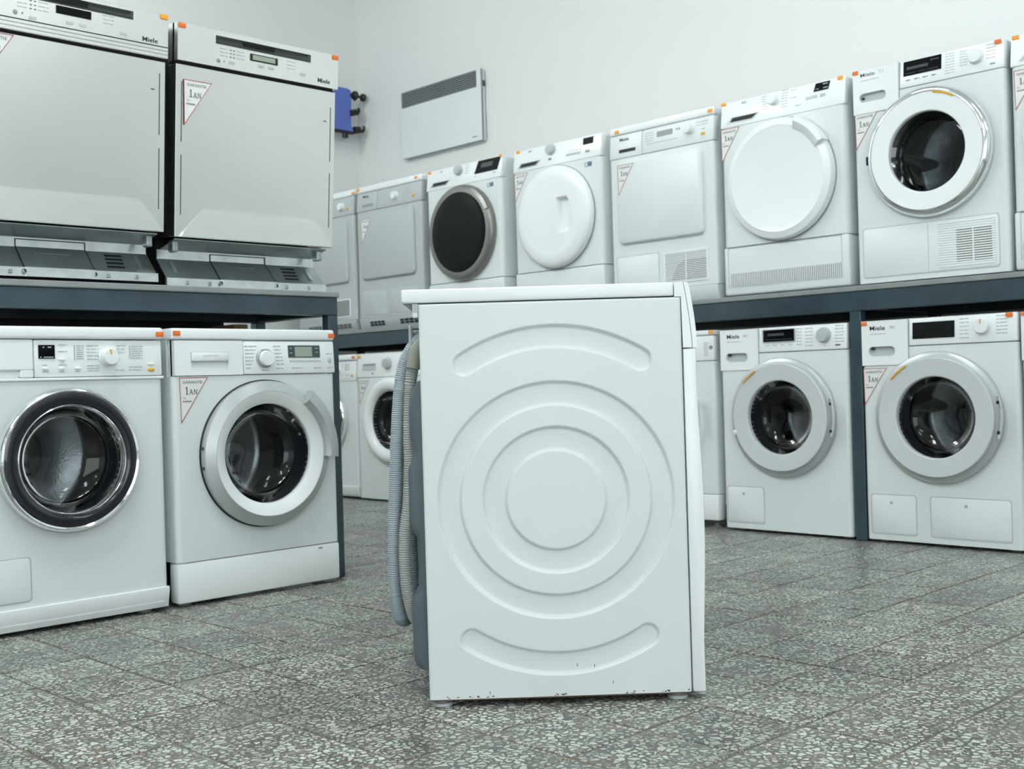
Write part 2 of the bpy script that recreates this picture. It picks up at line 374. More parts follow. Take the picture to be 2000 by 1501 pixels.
PTAG = MB().bev_pxz(rr(-0.0125, 0.0125, -0.0075, 0.0075, 0.003), -0.0012, 0, 0.0004)
_tm = {}
def price(p, x, z, y, m=ORANGE, rot=0):
    if m.name not in _tm: _tm[m.name] = PTAG.mesh('price_tag', m)
    link('price_tag', _tm[m.name], p, None, (x, y - 0.0005, z), (0, rot, 0))
_wm = None
def warranty(p, x, z, y, rx=0.0, s=1.0):
    global _wm
    if _wm is None:
        tri = [(0, 0), (0.097, 0), (0.003, -0.141)]
        a = MB().pxz(tri, -0.0006, 0).mesh('warranty_sticker', PAPER)
        inn = [(0.0022, -0.0022), (0.0935, -0.0022), (0.0048, -0.134)]
        b = MB().frame(tri, inn, -0.0012, -0.0004).mesh('border', RED)
        t = MB(); f = flat(-0.0008); put_text(t, 'GARANTIE', 0.010, 0.077, -0.0185, -0.010, f, 0.004)
        def stroke(P): t.pxz([(0.020 + (a_ - 0.021)*0.76, b_) for a_, b_ in P], -0.0016, -0.0007)
        z0, z1 = -0.052, -0.029
        stroke([(0.025, z0), (0.0295, z0), (0.0295, z1), (0.025, z1)]); stroke([(0.0215, z0), (0.033, z0), (0.033, z0+0.0018), (0.0215, z0+0.0018)]); stroke([(0.021, z1-0.006), (0.0255, z1-0.003), (0.0255, z1), (0.024, z1)])
        zz = -0.0365
        stroke([(0.0385, z0), (0.0400, z0), (0.0455, zz), (0.0440, zz)]); stroke([(0.0445, zz), (0.0475, zz), (0.0535, z0), (0.0498, z0)]); stroke([(0.0408, z0+0.005), (0.0505, z0+0.005), (0.0505, z0+0.0065), (0.0412, z0+0.0065)])
        stroke([(0.0365, z0), (0.0425, z0), (0.0425, z0+0.0013), (0.0365, z0+0.0013)]); stroke([(0.0475, z0), (0.0560, z0), (0.0560, z0+0.0013), (0.0475, z0+0.0013)])
        stroke([(0.0585, z0), (0.0600, z0), (0.0600, zz), (0.0585, zz)]); stroke([(0.0580, zz), (0.0615, zz), (0.0720, z0), (0.0690, z0)]); stroke([(0.0705, z0), (0.0720, z0), (0.0720, zz), (0.0705, zz)])
        stroke([(0.0565, z0), (0.062, z0), (0.062, z0+0.0013), (0.0565, z0+0.0013)]); stroke([(0.0685, zz-0.0013), (0.074, zz-0.0013), (0.074, zz), (0.0685, zz)])
        put_text(t, 'TEL.', 0.010, 0.023, -0.0655, -0.0605, f, 0.0)
        for i in range(8): t.decal(0.010 + i*0.0038, 0.0124 + i*0.0038, -0.0755, -0.0710, flat(-0.0008), 0.0006)
        _wm = (a, b, t.mesh('lettering', INK))
    o = link('warranty_sticker', _wm[0], p, 'white triangular warranty sticker with red border', (x, y, z), (rx, 0, 0)); o.scale = (s, 1, s)
    link('border', _wm[1], o); link('lettering', _wm[2], o); return o
def capsule(x0, x1, z0, z1): return rr(x0, x1, z0, z1, (z1 - z0)/2 - 1e-4, 7)
def porthole(p, cx, cz, rg, yg, glass=GLASS, drum=True, hole=None, depth=0.085, dm=STEELD):
    MB().lathe([(rg, yg), (rg*0.985, yg+0.012), (rg*0.93, yg+0.05), (rg*0.80, yg+depth*0.86), (rg*0.5, yg+depth), (0.0001, yg+depth*1.06)], cx, cz, 64).build('door_glass', glass, p, 60)
    if drum:
        MB().lathe([(hole, 0.012), (hole, 0.03), (hole*1.03, 0.055), (hole*0.97, 0.075), (hole*0.99, 0.095)], cx, cz, 56).build('rubber_gasket', RUBBER, p, 60)
        d = MB().lathe([(hole*0.99, 0.095), (0.225, 0.10), (0.232, 0.115), (0.232, 0.40), (0.215, 0.415), (0.10, 0.42), (0.09, 0.41), (0.0001, 0.41)], cx, cz, 56).build('drum', dm, p, 40)
        for k in range(3):
            a = 0.9 + k*2*PI/3; c, s_ = math.cos(a), math.sin(a); q = MB(); pr = [(0.228, -0.035), (0.165, -0.012), (0.158, 0), (0.165, 0.012), (0.228, 0.035)]
            q.prism(pr, 0.115, 0.40, lambda v, y: (cx + v[0]*c - v[1]*s_, y, cz + v[0]*s_ + v[1]*c)); q.build('drum_paddle', dm, d, 40)
def slats(p, x0, x1, z0, z1, n, y, m, horiz=True, gap=0.5, th=0.004):
    if horiz:
        pt = (z1 - z0)/n; me = MB().rbox(x0, x1, y, y + th, -pt*(1-gap)/2, pt*(1-gap)/2, 0.0008, 1).mesh('slat', m)
        for i in range(n): link('slat', me, p, None, (0, 0, z0 + pt*(i + 0.5)))
    else:
        pt = (x1 - x0)/n; me = MB().rbox(-pt*(1-gap)/2, pt*(1-gap)/2, y, y + th, z0, z1, 0.0008, 1).mesh('slat', m)
        for i in range(n): link('slat', me, p, None, (x0 + pt*(i + 0.5), 0, 0))
def logo(p, body, x0, x1, z0, z1, yf, m=LOGO, bold=0.006, name='brand_lettering'):
    mb = MB(); put_text(mb, body, x0, x1, z0, z1, yf, bold); return mb.build(name, m, p)
def screen(p, x0, x1, z0, z1, yf, m=BLACKG, name='display', marks=None, mm=SCRN):
    o = MB().decal(x0, x1, z0, z1, yf, 0.0022).build(name, m, p)
    if marks:
        q = MB()
        for a, b, c, d in marks: q.decal(a, b, c, d, lambda z: yf(z) - 0.0022, 0.0006)
        tag(q.build('screen_marks', mm, p), kind='stuff')
    return o
def flap(p, x0, x1, z0, z1, y=0.0, r=0.012, m=WHITE, h=0.0022, name='service_flap'):
    po = rr(x0 - 0.003, x1 + 0.003, z0 - 0.003, z1 + 0.003, r); pi = rr(x0, x1, z0, z1, r)
    o = MB().bev_pxz(pi, y - h, y + 0.002, 0.002).build(name, m, p); MB().frame(po, pi, y - 0.0006, y + 0.001).build('flap_groove', GREYW, o); return o

# ------------------------------------------------------------------ setting
XW, YW, ZC = -6.45, 4.92, 3.62
XR, YF = 3.4, -4.5
GX, GY, PT = -0.971, 1.888, 0.207
floor = MB().box(XW - 0.2, XR + 0.2, YF - 0.2, YW + 0.2, -0.12, -0.0022).build('floor', GROUT); tag(floor, 'grey terrazzo tiled shop floor', kind='structure')
def wbox(name, a, label):
    return tag(MB().box(*a).build(name, WALL), label, kind='structure')
wbox('wall_left', (XW - 0.15, XW, YF - 0.2, YW + 0.15, -0.1, ZC), 'white plastered wall on the left')
wbox('wall_back', (XW - 0.15, XR + 0.2, YW, YW + 0.15, -0.1, ZC), 'white plastered wall behind the row of dryers')
tag(MB().box(XW - 0.15, XR + 0.2, YF - 0.2, YW + 0.15, ZC, ZC + 0.12).build('ceiling', CEIL), 'white shop ceiling', kind='structure')
# front and right walls with shop windows (behind the viewer)
m_ = MB(); m_.box(XW, -1.9, YF - 0.15, YF, -0.1, ZC); m_.box(3.3, XR + 0.15, YF - 0.15, YF, -0.1, ZC); m_.box(-1.9, 3.3, YF - 0.15, YF, -0.1, 0.35); m_.box(-1.9, 3.3, YF - 0.15, YF, 2.75, ZC)
tag(m_.build('wall_front', WALL), 'white wall around the shop window', kind='structure')
m_ = MB(); m_.box(XR, XR + 0.15, YF, -4.0, -0.1, ZC); m_.box(XR, XR + 0.15, 1.2, YW, -0.1, ZC); m_.box(XR, XR + 0.15, -4.0, 1.2, -0.1, 0.35); m_.box(XR, XR + 0.15, -4.0, 1.2, 2.75, ZC)
tag(m_.build('wall_right', WALL), 'white wall on the right around the shop window', kind='structure')
def window(name, horiz, a, b, c):
    fr = MB(); L = b - a
    for u0, u1, z0, z1 in ((a, a+0.07, 0.35, 2.75), (b-0.07, b, 0.35, 2.75), (a, b, 0.35, 0.42), (a, b, 2.68, 2.75), (a+L/3-0.03, a+L/3+0.03, 0.35, 2.75), (a+2*L/3-0.03, a+2*L/3+0.03, 0.35, 2.75)):
        if horiz: fr.box(u0, u1, c-0.1, c-0.04, z0, z1)
        else: fr.box(c+0.04, c+0.1, u0, u1, z0, z1)
    o = tag(fr.build(name, GREYP), 'grey framed shop window', kind='structure')
    g = MB()
    for k in range(3):
        g = MB(); u0, u1 = a + L*k/3, a + L*(k+1)/3
        if horiz: g.box(u0, u1, c-0.075, c-0.065, 0.38, 2.72)
        else: g.box(c+0.065, c+0.075, u0, u1, 0.38, 2.72)
        g.build('pane', PANE, o)
window('window_1', True, -1.9, 3.3, YF); window('window_2', False, -4.0, 1.2, XR)

# terrazzo tiles: the ones in view one by one, the rest of the room as one field
tile_me = MB().rbox(-0.1002, 0.1002, -0.1002, 0.1002, -0.008, 0.0, 0.0012, 1).mesh('tile', TERR, 20)
Rc = Vector((0, 0, 0.652)); cand = []; rest = MB()
i0, i1 = math.floor((XW - GX)/PT), math.floor((XR - GX)/PT); j0, j1 = math.floor((YF - GY)/PT), math.floor((YW - GY)/PT)
def hidden_floor(x, y):
    return (y > 4.30) or (x < -3.42 and y < 2.28) 
for i in range(i0, i1 + 1):
    for j in range(j0, j1 + 1):
        x, y = GX + PT*(i + 0.5), GY + PT*(j + 0.5); d = Vector((x, y, 0)) - Rc; dep = d.dot(FW); vis = False
        if dep > 0.8 and not hidden_floor(x, y):
            u = 1000 + 2273.19*d.dot(R2)/dep; v = 750.5 - 2273.19*d.dot(U2)/dep; hw = 0.15*2273/dep
            vis = -hw < u < 2000 + hw and v - hw*0.5 < 1501
        if vis: cand.append((dep, x, y))
        else: rest.box(x - 0.1002, x + 0.1002, y - 0.1002, y + 0.1002, -0.008, 0)
cand.sort()
for k, (dep, x, y) in enumerate(cand):
    if k < 300:
        o = link('tile', tile_me, floor, None, (x + random.uniform(-0.001, 0.001), y + random.uniform(-0.001, 0.001), random.uniform(-0.0010, 0.0)), (0, 0, random.choice((0, 1, 2, 3))*PI/2 + random.uniform(-0.004, 0.004)))
    else: rest.box(x - 0.1002, x + 0.1002, y - 0.1002, y + 0.1002, -0.008, 0)
tag(rest.build('tile_field', TERR, floor), kind='stuff')

# ceiling lamps (above the picture; they light the room)
def lamp(x, y, rz, k=1.0):
    t = thing('ceiling_lamp', 'white ceiling batten lamp with two fluorescent tubes', 'lamp', (x, y, ZC), rz, 'fluorescent lamps on the ceiling')
    MB().rbox(-0.65, 0.65, -0.09, 0.09, -0.06, 0.0, 0.01).build('housing', PLAST, t)
    for s in (-1, 1):
        MB().tube([(-0.6, s*0.05, -0.085), (0.6, s*0.05, -0.085)], 0.014, 12).build('tube', TUBE, t)
        for e in (-0.61, 0.61): MB().rbox(e - 0.012, e + 0.012, s*0.05 - 0.016, s*0.05 + 0.016, -0.1, -0.055, 0.004, 1).build('lamp_holder', PLAST, t)
    for e in (-0.35, 0.35):
        l = bpy.data.lights.new('lamp_light', 'POINT'); l.energy = LAMP_POWER*k; l.color = (0.965, 1.0, 0.985); l.shadow_soft_size = 0.22
        a = bpy.data.objects.new('lamp_light', l); COL.objects.link(a); a.location = (e, 0, -0.20); a.parent = t
for x, y, rz, k in ((-2.7, 3.2, 0, 0.35), (-0.3, 3.1, 0, 0.2), (1.8, 3.2, 0, 0.8), (-2.2, 0.8, PI/2, 2.1), (-2.0, -1.5, PI/2, 0.9), (0.9, 0.4, 0, 0.8), (0.9, -2.0, 0, 0.6), (-5.2, 1.2, PI/2, 2.6)):  # back-right lamp is an unseen addition that brightens the dishwasher doors
    lamp(x, y, rz, k)

# ------------------------------------------------------------------ shelving
def bar(mb, *a): mb.rbox(*a, 0.003, 1)
t = thing('steel_shelf', 'slate blue steel shelf frame along the back wall carrying the dryers', 'shelf', (-4.0, 4.121, 0))
def part(name, m, p, *boxes, r=0.003):
    mb = MB()
    for b in boxes: mb.rbox(*b, r, 1)
    return mb.build(name, m, p)
ox = 4.0
part('front_beam', PAINT, t, (-6.36+ox, -0.95+ox, 0.0, 0.045, 0.892, 0.968))
part('rear_beam', PAINT, t, (-6.36+ox, -0.95+ox, 0.66, 0.70, 0.892, 0.968))
for x in (-6.36, -4.265, -2.309, -0.995):
    part('post', PAINT, t, (x+ox, x+ox+0.047, 0.001, 0.044, 0.0, 0.893)); part('post', PAINT, t, (x+ox, x+ox+0.047, 0.661, 0.70, 0.0, 0.893))
    part('cross_beam', PAINT, t, (x+ox, x+ox+0.047, 0.046, 0.659, 0.90, 0.966))
part('deck_board', DECK, t, (-6.37+ox, -0.94+ox, -0.004, 0.73, 0.9685, 0.989))
t = thing('steel_shelf', 'slate blue steel shelf frame on the left carrying the dishwashers', 'shelf', (-3.30, 0, 0))
# left shelf runs along Y; local x = room X + 3.30
part('front_beam', PAINT, t, (-0.045, 0.0, -0.6, 2.407, 0.905, 0.967))
part('rear_beam', PAINT, t, (-0.50, -0.455, -0.6, 2.407, 0.905, 0.967))
for y in (-0.6, 2.367):
    part('post', PAINT, t, (-0.041, -0.001, y, y + 0.040, 0.0, 0.906)); part('post', PAINT, t, (-0.50, -0.457, y, y + 0.040, 0.0, 0.906))
    part('cross_beam', PAINT, t, (-0.454, -0.046, y, y + 0.040, 0.905, 0.966))
part('dark_backing', BLACKD, t, (-0.535, -0.522, -0.56, 2.27, 0.0, 0.966))  # unseen sheet added so the gap under the left shelf stays black
part('deck_board', DECK, t, (-0.62, 0.006, -0.6, 2.412, 0.9675, 0.986))

# ------------------------------------------------------------------ the washing machine in the middle, seen from its side
t = thing('washing_machine', 'white washing machine standing sideways alone on the floor, ringed side panel', 'washing machine', (-1.809, 1.518, 0), math.radians(46.231))
W_, D_ = 0.532, 0.598
CX, CZ = 0.268, 0.414
def groove(s, z):
    dx, dz = s - CX, z - CZ; r = math.hypot(dx, dz); a = abs(math.degrees(math.atan2(dx, abs(dz))))
    d = 1e9
    for c, hw in ((0.216, 0.0225), (0.1243, 0.0228)): d = min(d, abs(r - c) - hw)
    if a <= 32.6: d = min(d, abs(r - 0.3315) - 0.0215)
    else:
        q = math.radians(32.6); ex, ez = 0.3315*math.sin(q), 0.3315*math.cos(q)
        d = min(d, math.hypot(abs(dx) - ex, abs(dz) - ez) - 0.0215)
    k = min(1, max(0, (0.0030 - d)/0.0065)); return 0.0085*k*k*(3 - 2*k)
NX, NZ = 300, 450; V = []; F = []
x0, x1, z0, z1 = 0.0, W_, 0.016, 0.817
for j in range(NZ + 1):
    for i in range(NX + 1):
        s_ = x0 + (x1-x0)*i/NX; z_ = z0 + (z1-z0)*j/NZ; e = min(s_ - x0, x1 - s_, z1 - z_)
        V.append((s_, groove(s_, z_) + (0.003*(1 - e/0.004)**2 if e < 0.004 else 0), z_))
for j in range(NZ):
    for i in range(NX): a = j*(NX+1) + i; F.append((a, a+1, a+NX+2, a+NX+1))
side = MB().add(V, F).build('side_panel', WHITE, t, 80)
cb = MB(); cb.box(0.001, W_ - 0.001, 0.0165, D_, 0.017, 0.816)
# hem of the side panel
cb.box(0.0005, W_ - 0.0005, 0.0031, 0.0166, 0.0165, 0.0185); cb.box(0.0005, 0.002, 0.0031, 0.0166, 0.017, 0.816); cb.box(W_-0.002, W_-0.0005, 0.0031, 0.0166, 0.017, 0.816)
cb.build('cabinet', WHITE_DIM, t)
MB().rbox(-0.034, 0.5185, 0.0, D_, 0.8195, 0.8475, 0.004, 3).build('top_panel', PLAST, t)
MB().pyz([(0.004, 0.80), (D_-0.004, 0.80), (D_-0.004, 0.8185), (0.004, 0.8185)], -0.012, -0.0005).build('top_bracket', GREYW, t)
MB().prism([(-0.031, 0.8192), (-0.012, 0.8192), (-0.012, 0.803)], 0.02, D_-0.02, lambda p, a: (p[0], a, p[1])).build('top_bracket', GREYP, t)
part('side_hem', WHITE, t, (-0.0125, -0.0005, 0.004, 0.018, 0.790, 0.8185), r=0.002)
# front end: trim, control panel, front panel
MB().pxz([(0.5330, 0.8178), (0.5195, 0.8178), (0.5195, 0.8475), (0.5375, 0.8475), (0.5415, 0.825), (0.5475, 0.780), (0.5520, 0.735), (0.5530, 0.714), (0.5345, 0.714)], 0.0005, D_-0.0005).build('panel_trim', PLAST, t)
cp = MB().pxz([(0.5385, 0.8475), (0.5455, 0.8470), (0.5490, 0.843), (0.5520, 0.825), (0.5580, 0.785), (0.5615, 0.750), (0.5625, 0.714), (0.5540, 0.714), (0.5530, 0.735), (0.5485, 0.780), (0.5425, 0.825)], 0.0, D_).build('control_panel', PLAST, t)
RZ = (0, 0, PI/2)
knob(cp, 0.30, 0.775, 0.006, 0.028, 0.024, PLAST).location = (0.5655, 0, 0)
cp.children[0].rotation_euler = RZ
o = MB().rbox(0.40, 0.53, -0.0035, 0.004, 0.755, 0.80, 0.001, 1).build('display', BLACKG, cp, 35, None, (0.5610, 0, 0), RZ)
fe = [(0.5605 + 0.0075*math.sin(PI*min(1, max(0, (z - 0.12)/0.50)))**1.2, z) for z in [0.0155 + (0.7115 - 0.0155)*k/40 for k in range(41)]]
fpn = MB(); rows_ = []
for y_, ins in ((0.0, 0.003), (0.0009, 0.0009), (0.003, 0.0), (D_ - 0.003, 0.0), (D_ - 0.0009, 0.0009), (D_, 0.003)):
    rows_.append([(0.5345 + ins, y_, 0.0155 + ins)] + [(x - ins, y_, min(max(z, 0.0155 + ins), 0.7115 - ins)) for x, z in fe] + [(0.5345 + ins, y_, 0.7115 - ins)])
n = len(rows_[0]); V = [p for r in rows_ for p in r]
fpn.add(V, [(k*n+i, k*n+(i+1) % n, (k+1)*n+(i+1) % n, (k+1)*n+i) for k in range(5) for i in range(n)] + [tuple(range(n)), tuple(reversed(range(5*n, 6*n)))])
fpn.build('front_panel', PLAST, t)
MB().lathe([(0.222, 0.001), (0.222, -0.004), (0.21, -0.012), (0.17, -0.022), (0.158, -0.018), (0.15, 0.0)], 0.30, 0.43, 64).build('door_ring', PLAST, t, 50, None, (0.5605, 0, 0), RZ)
MB().lathe([(0.15, -0.006), (0.10, -0.002), (0.0001, 0.0)], 0.30, 0.43, 48).build('door_glass', BLACKG, t, 60, None, (0.5605, 0, 0), RZ)
FOOT = _foot.mesh('foot', GREYW); feet(t, 0.53, 0.585, 0.024); FOOT = None
for o in t.children:
    if o.name.startswith('foot') and o.location.y < 0.1: o.location.y = 0.026
# rust and chips along the bottom hem, smears on the lid
rm_ = MB(); rnd = random.Random(4)
for c in (0.047, 0.085, 0.128, 0.262, 0.27, 0.405, 0.42, 0.472, 0.52):
    for k in range(5):
        q = c + rnd.uniform(-0.014, 0.014); l = rnd.uniform(0.0012, 0.005); zz = 0.0165 + rnd.uniform(0, 0.004)
        rm_.box(q, q + l, -0.0004, 0.002, zz, zz + rnd.uniform(0.0008, 0.0022))
for q, zz in ((0.122, 0.024), (0.3, 0.075), (0.335, 0.072), (0.372, 0.038)): rm_.box(q, q+0.0012, -0.0004, 0.001, zz, zz+0.006)
tag(rm_.build('rust_marks', RUST, t), kind='stuff')
MB().box(0.001, W_-0.001, 0.0008, 0.01, 0.0132, 0.0166).build('rusty_hem', RUST, t)
# dark moulded rear cover and hoses
pr = [(0.0, 0.665), (-0.012, 0.662), (-0.026, 0.635), (-0.031, 0.600), (-0.031, 0.545), (-0.024, 0.510), (-0.026, 0.498), (-0.034, 0.485), (-0.036, 0.470), (-0.036, 0.372), (-0.032, 0.352), (-0.022, 0.338), (-0.020, 0.235), (-0.024, 0.222), (-0.033, 0.212), (-0.036, 0.195), (-0.036, 0.085), (-0.030, 0.068), (-0.014, 0.061), (0.0, 0.060)]
rc = MB(); ys = [(0.060, 0.45), (0.066, 0.8), (0.078, 1.0), (0.50, 1.0), (0.512, 0.8), (0.518, 0.45)]; n = len(pr); V = []; F = []
for y, k in ys: V += [(p[0]*k, y, p[1]) for p in pr]
for q in range(len(ys)-1):
    for i in range(n-1): F.append((q*n+i, q*n+i+1, (q+1)*n+i+1, (q+1)*n+i))
F += [tuple(range(n)), tuple(reversed(range((len(ys)-1)*n, len(ys)*n)))]
rc.add(V, F).build('rear_cover', DGREY, t, 50)
def spline(pts, step):
    P = [Vector(p) for p in pts]; out = []
    for i in range(len(P)-1):
        p0, p1, p2, p3 = P[max(i-1, 0)], P[i], P[i+1], P[min(i+2, len(P)-1)]; m = max(2, int((p2-p1).length/step))
        for k in range(m):
            u = k/m; out.append(0.5*((2*p1) + (p2-p0)*u + (2*p0-5*p1+4*p2-p3)*u*u + (3*p1-p0-3*p2+p3)*u**3))
    out.append(P[-1]); return out
hp = spline([(0.004, 0.13, 0.760), (-0.014, 0.13, 0.744), (-0.038, 0.13, 0.705), (-0.051, 0.13, 0.645), (-0.060, 0.13, 0.550), (-0.068, 0.13, 0.424), (-0.074, 0.13, 0.298), (-0.073, 0.135, 0.205), (-0.068, 0.15, 0.158), (-0.055, 0.19, 0.150), (-0.047, 0.215, 0.20), (-0.046, 0.225, 0.30), (-0.050, 0.23, 0.42), (-0.05, 0.24, 0.55)], 0.0022)
MB().tube(hp, lambda i: 0.0152 + (0.0008 if i % 2 else -0.0007), 14).build('drain_hose', HOSEB, t, 60)
gp = spline([(-0.022, 0.105, 0.690), (-0.029, 0.105, 0.645), (-0.0335, 0.10, 0.549), (-0.0335, 0.095, 0.455), (-0.040, 0.09, 0.395), (-0.047, 0.09, 0.345), (-0.049, 0.09, 0.285), (-0.046, 0.095, 0.225), (-0.036, 0.12, 0.165), (-0.020, 0.17, 0.130), (-0.045, 0.30, 0.11), (-0.05, 0.42, 0.12)], 0.0024)
MB().tube(gp, lambda i: 0.0125 + (0.0012 if i % 2 else -0.0009), 14).build('inlet_hose', HOSEG, t, 60)
MB().tube(spline([(0.002, 0.105, 0.745), (-0.012, 0.105, 0.728), (-0.022, 0.105, 0.690)], 0.004), lambda i: 0.0125 + 0.0004*min(i, 6), 14).build('hose_elbow', TAN, t, 60)
part('hose_clip', GREYW, t, (-0.030, -0.022, 0.12, 0.14, 0.735, 0.782), (-0.022, -0.002, 0.12, 0.14, 0.765, 0.771))

# ------------------------------------------------------------------ washing machines and dryers
LOWR = 'washing machines under the back shelf'; UPR = 'tumble dryers on the back shelf'; LOWL = 'washing machines under the left shelf'
YL, YU, ZU, XL = 4.121, 4.214, 0.989, -3.228
def newer_washer(x0, label, disp, knobx, knobm, flaps, stick, tags, mark=None, name='washing_machine', z0=0.0, y0=YL, group=LOWR):
    t = thing(name, label, 'washing machine', (x0, y0, z0), 0, group)
    cx, cz = 0.300, 0.480
    cabinet(t, 0.676, (cx, cz, 0.165), fascia=(0.1925, 0.597, 0.678, 0.745))
    MB().rbox(0.004, 0.594, 0.012, 0.575, 0.838, 0.850, 0.003, 1).build('top_panel', PLAST, t)
    cp = panel(t, 'control_panel', 0.1925, 0.597, 0.7475, 0.849, -0.003, 0.003); yf = lean(0.7475, 0.849, -0.003, 0.003)
    dr = MB(); dr.plate_hole(0.001, 0.1900, 0.678, 0.849, capsule(0.028, 0.138, 0.713, 0.750), -0.003, 0.016); dr.box(0.001, 0.19, 0.0135, 0.034, 0.678, 0.849)
    dr.box(0.001, 0.0014, -0.003, 0.02, 0.678, 0.849); dr.box(0.1896, 0.19, -0.003, 0.02, 0.678, 0.849); dr.box(0.001, 0.19, -0.003, 0.02, 0.8486, 0.849)
    d = dr.build('detergent_drawer', PLAST, t)
    MB().pxz(capsule(0.0285, 0.1375, 0.7135, 0.7495), 0.0105, 0.0125).build('pull_recess_shade', GREYW, d)  # grey back plate paints the shade inside the pull pocket
    MB().rbox(0.036, 0.052, 0.002, 0.0104, 0.738, 0.746, 0.002, 1).build('latch', BLACKP, d)
    logo(d, 'Miele', 0.037, 0.100, 0.812, 0.829, flat(-0.003)); logo(d, 'W1', 0.118, 0.140, 0.814, 0.827, flat(-0.003), INKL, 0.0, 'model_lettering')
    lines(d, [(0.037, 0.105, 0.797, 0.0025)], flat(-0.003))
    a, b, c, e = disp
    screen(cp, a, b, c, e, yf, BLACKG, 'display', [(a+0.02, b-0.05, e-0.024, e-0.014), (a+0.01, b-0.01, c+0.008, c+0.010)] if mark is None else None)
    if mark is None: MB().frame(rr(a-0.003, b+0.003, c-0.003, e+0.003, 0.002), rr(a, b, c, e, 0.002), yf(c)-0.004, yf(c)+0.002).build('display_frame', SILVER, cp)
    knob(cp, knobx, 0.806, yf(0.806), 0.028, 0.022, knobm, AMBERP if mark else None, 92)
    rows = []
    for k in range(6):
        z = 0.835 - k*0.0125
        rows += [(knobx - 0.085, knobx - 0.050, z - k*0.0012, 0.0028), (knobx + 0.048, knobx + 0.088, z + 0.004, 0.0028)]
        if mark is None: rows.append((knobx - 0.125, knobx - 0.100, z, 0.0028))
    if mark is None: rows += [(a + 0.008 + k*0.036, a + 0.030 + k*0.036, c - 0.016, 0.003) for k in range(4)]
    lines(cp, rows, yf)
    if mark is None: MB().decal(knobx + 0.05, knobx + 0.072, 0.762, 0.767, yf).build('interface_mark', LOGO, cp); oval(cp, 'knob_dot', knobx + 0.003, 0.764, 0.002, 0.002, yf(0.764), LOGO, 0.001)
    # door
    dm = PEARL
    MB().lathe([(0.244, 0.001), (0.244, -0.012), (0.240, -0.018), (0.2215, -0.026), (0.2200, -0.026)], cx, cz).build('door_ring', SILVER, t, 24)
    f = MB().lathe([(0.2205, -0.024), (0.2200, -0.0350), (0.2170, -0.0375), (0.1540, -0.0330), (0.1505, -0.0300), (0.150, -0.010)], cx, cz).build('door_face', dm, t, 28)
    porthole(t, cx, cz, 0.150, -0.012, GLASS, True, 0.165)
    MB().lathe([(0.2222, -0.0385), (0.2215, -0.0418), (0.2160, -0.0422), (0.2150, -0.0408)], cx, cz, 16, math.radians(118), math.radians(139)).build('amber_strip', AMBERP, t)
    h = MB(); h.lathe([(0.236, -0.022), (0.240, -0.032), (0.246, -0.034), (0.2475, -0.026), (0.244, -0.016)], cx, cz, 20, math.radians(-18), math.radians(18), True); h.build('door_handle', CHROME, t, 40)
    for q in (-13, 13):
        aa = math.radians(q); MB().rbox(cx + 0.238*math.cos(aa) - 0.004, cx + 0.238*math.cos(aa) + 0.006, -0.0355, -0.020, cz + 0.238*math.sin(aa) - 0.006, cz + 0.238*math.sin(aa) + 0.006, 0.002, 1).build('handle_stop', BLACKP, t)
    for fl in flaps:
        o = flap(t, *fl, h=0.0012); oval(o, 'flap_mark', (fl[0]*0.55 + fl[1]*0.45), fl[3] - 0.028, 0.006, 0.006, -0.0012, WHITE_DIM, 0.0008)
    if stick: warranty(t, *stick)
    for x, z, m in tags: price(t, x, z, -0.0035, m)
    feet(t); return t
m1 = newer_washer(-2.918, 'white front-loading washer with silver door ring, between central machine and shelf post', (0.217, 0.364, 0.790, 0.838), 0.497, GREYW, [(0.016, 0.196, 0.038, 0.187)], None, [])
oval(m1, 'round_sticker', 0.088, 0.418, 0.011, 0.011, -0.038, PAPER, 0.003)
newer_washer(-2.2585, 'white washer right of the shelf post with two rectangular flaps at its foot', (0.209, 0.370, 0.772, 0.833), 0.474, PLAST, [(0.022, 0.203, 0.036, 0.184), (0.260, 0.557, 0.036, 0.184)], (0.004, 0.668, -0.0005), [(0.014, 0.839, ORANGE), (0.570, 0.841, ORANGE)], mark=True)
newer_washer(-1.650, 'white washer cut off by the right edge of the picture, lower row', (0.209, 0.370, 0.772, 0.833), 0.474, PLAST, [(0.022, 0.203, 0.036, 0.184)], (0.010, 0.672, -0.0005), [(0.016, 0.841, ORANGE)], mark=True)

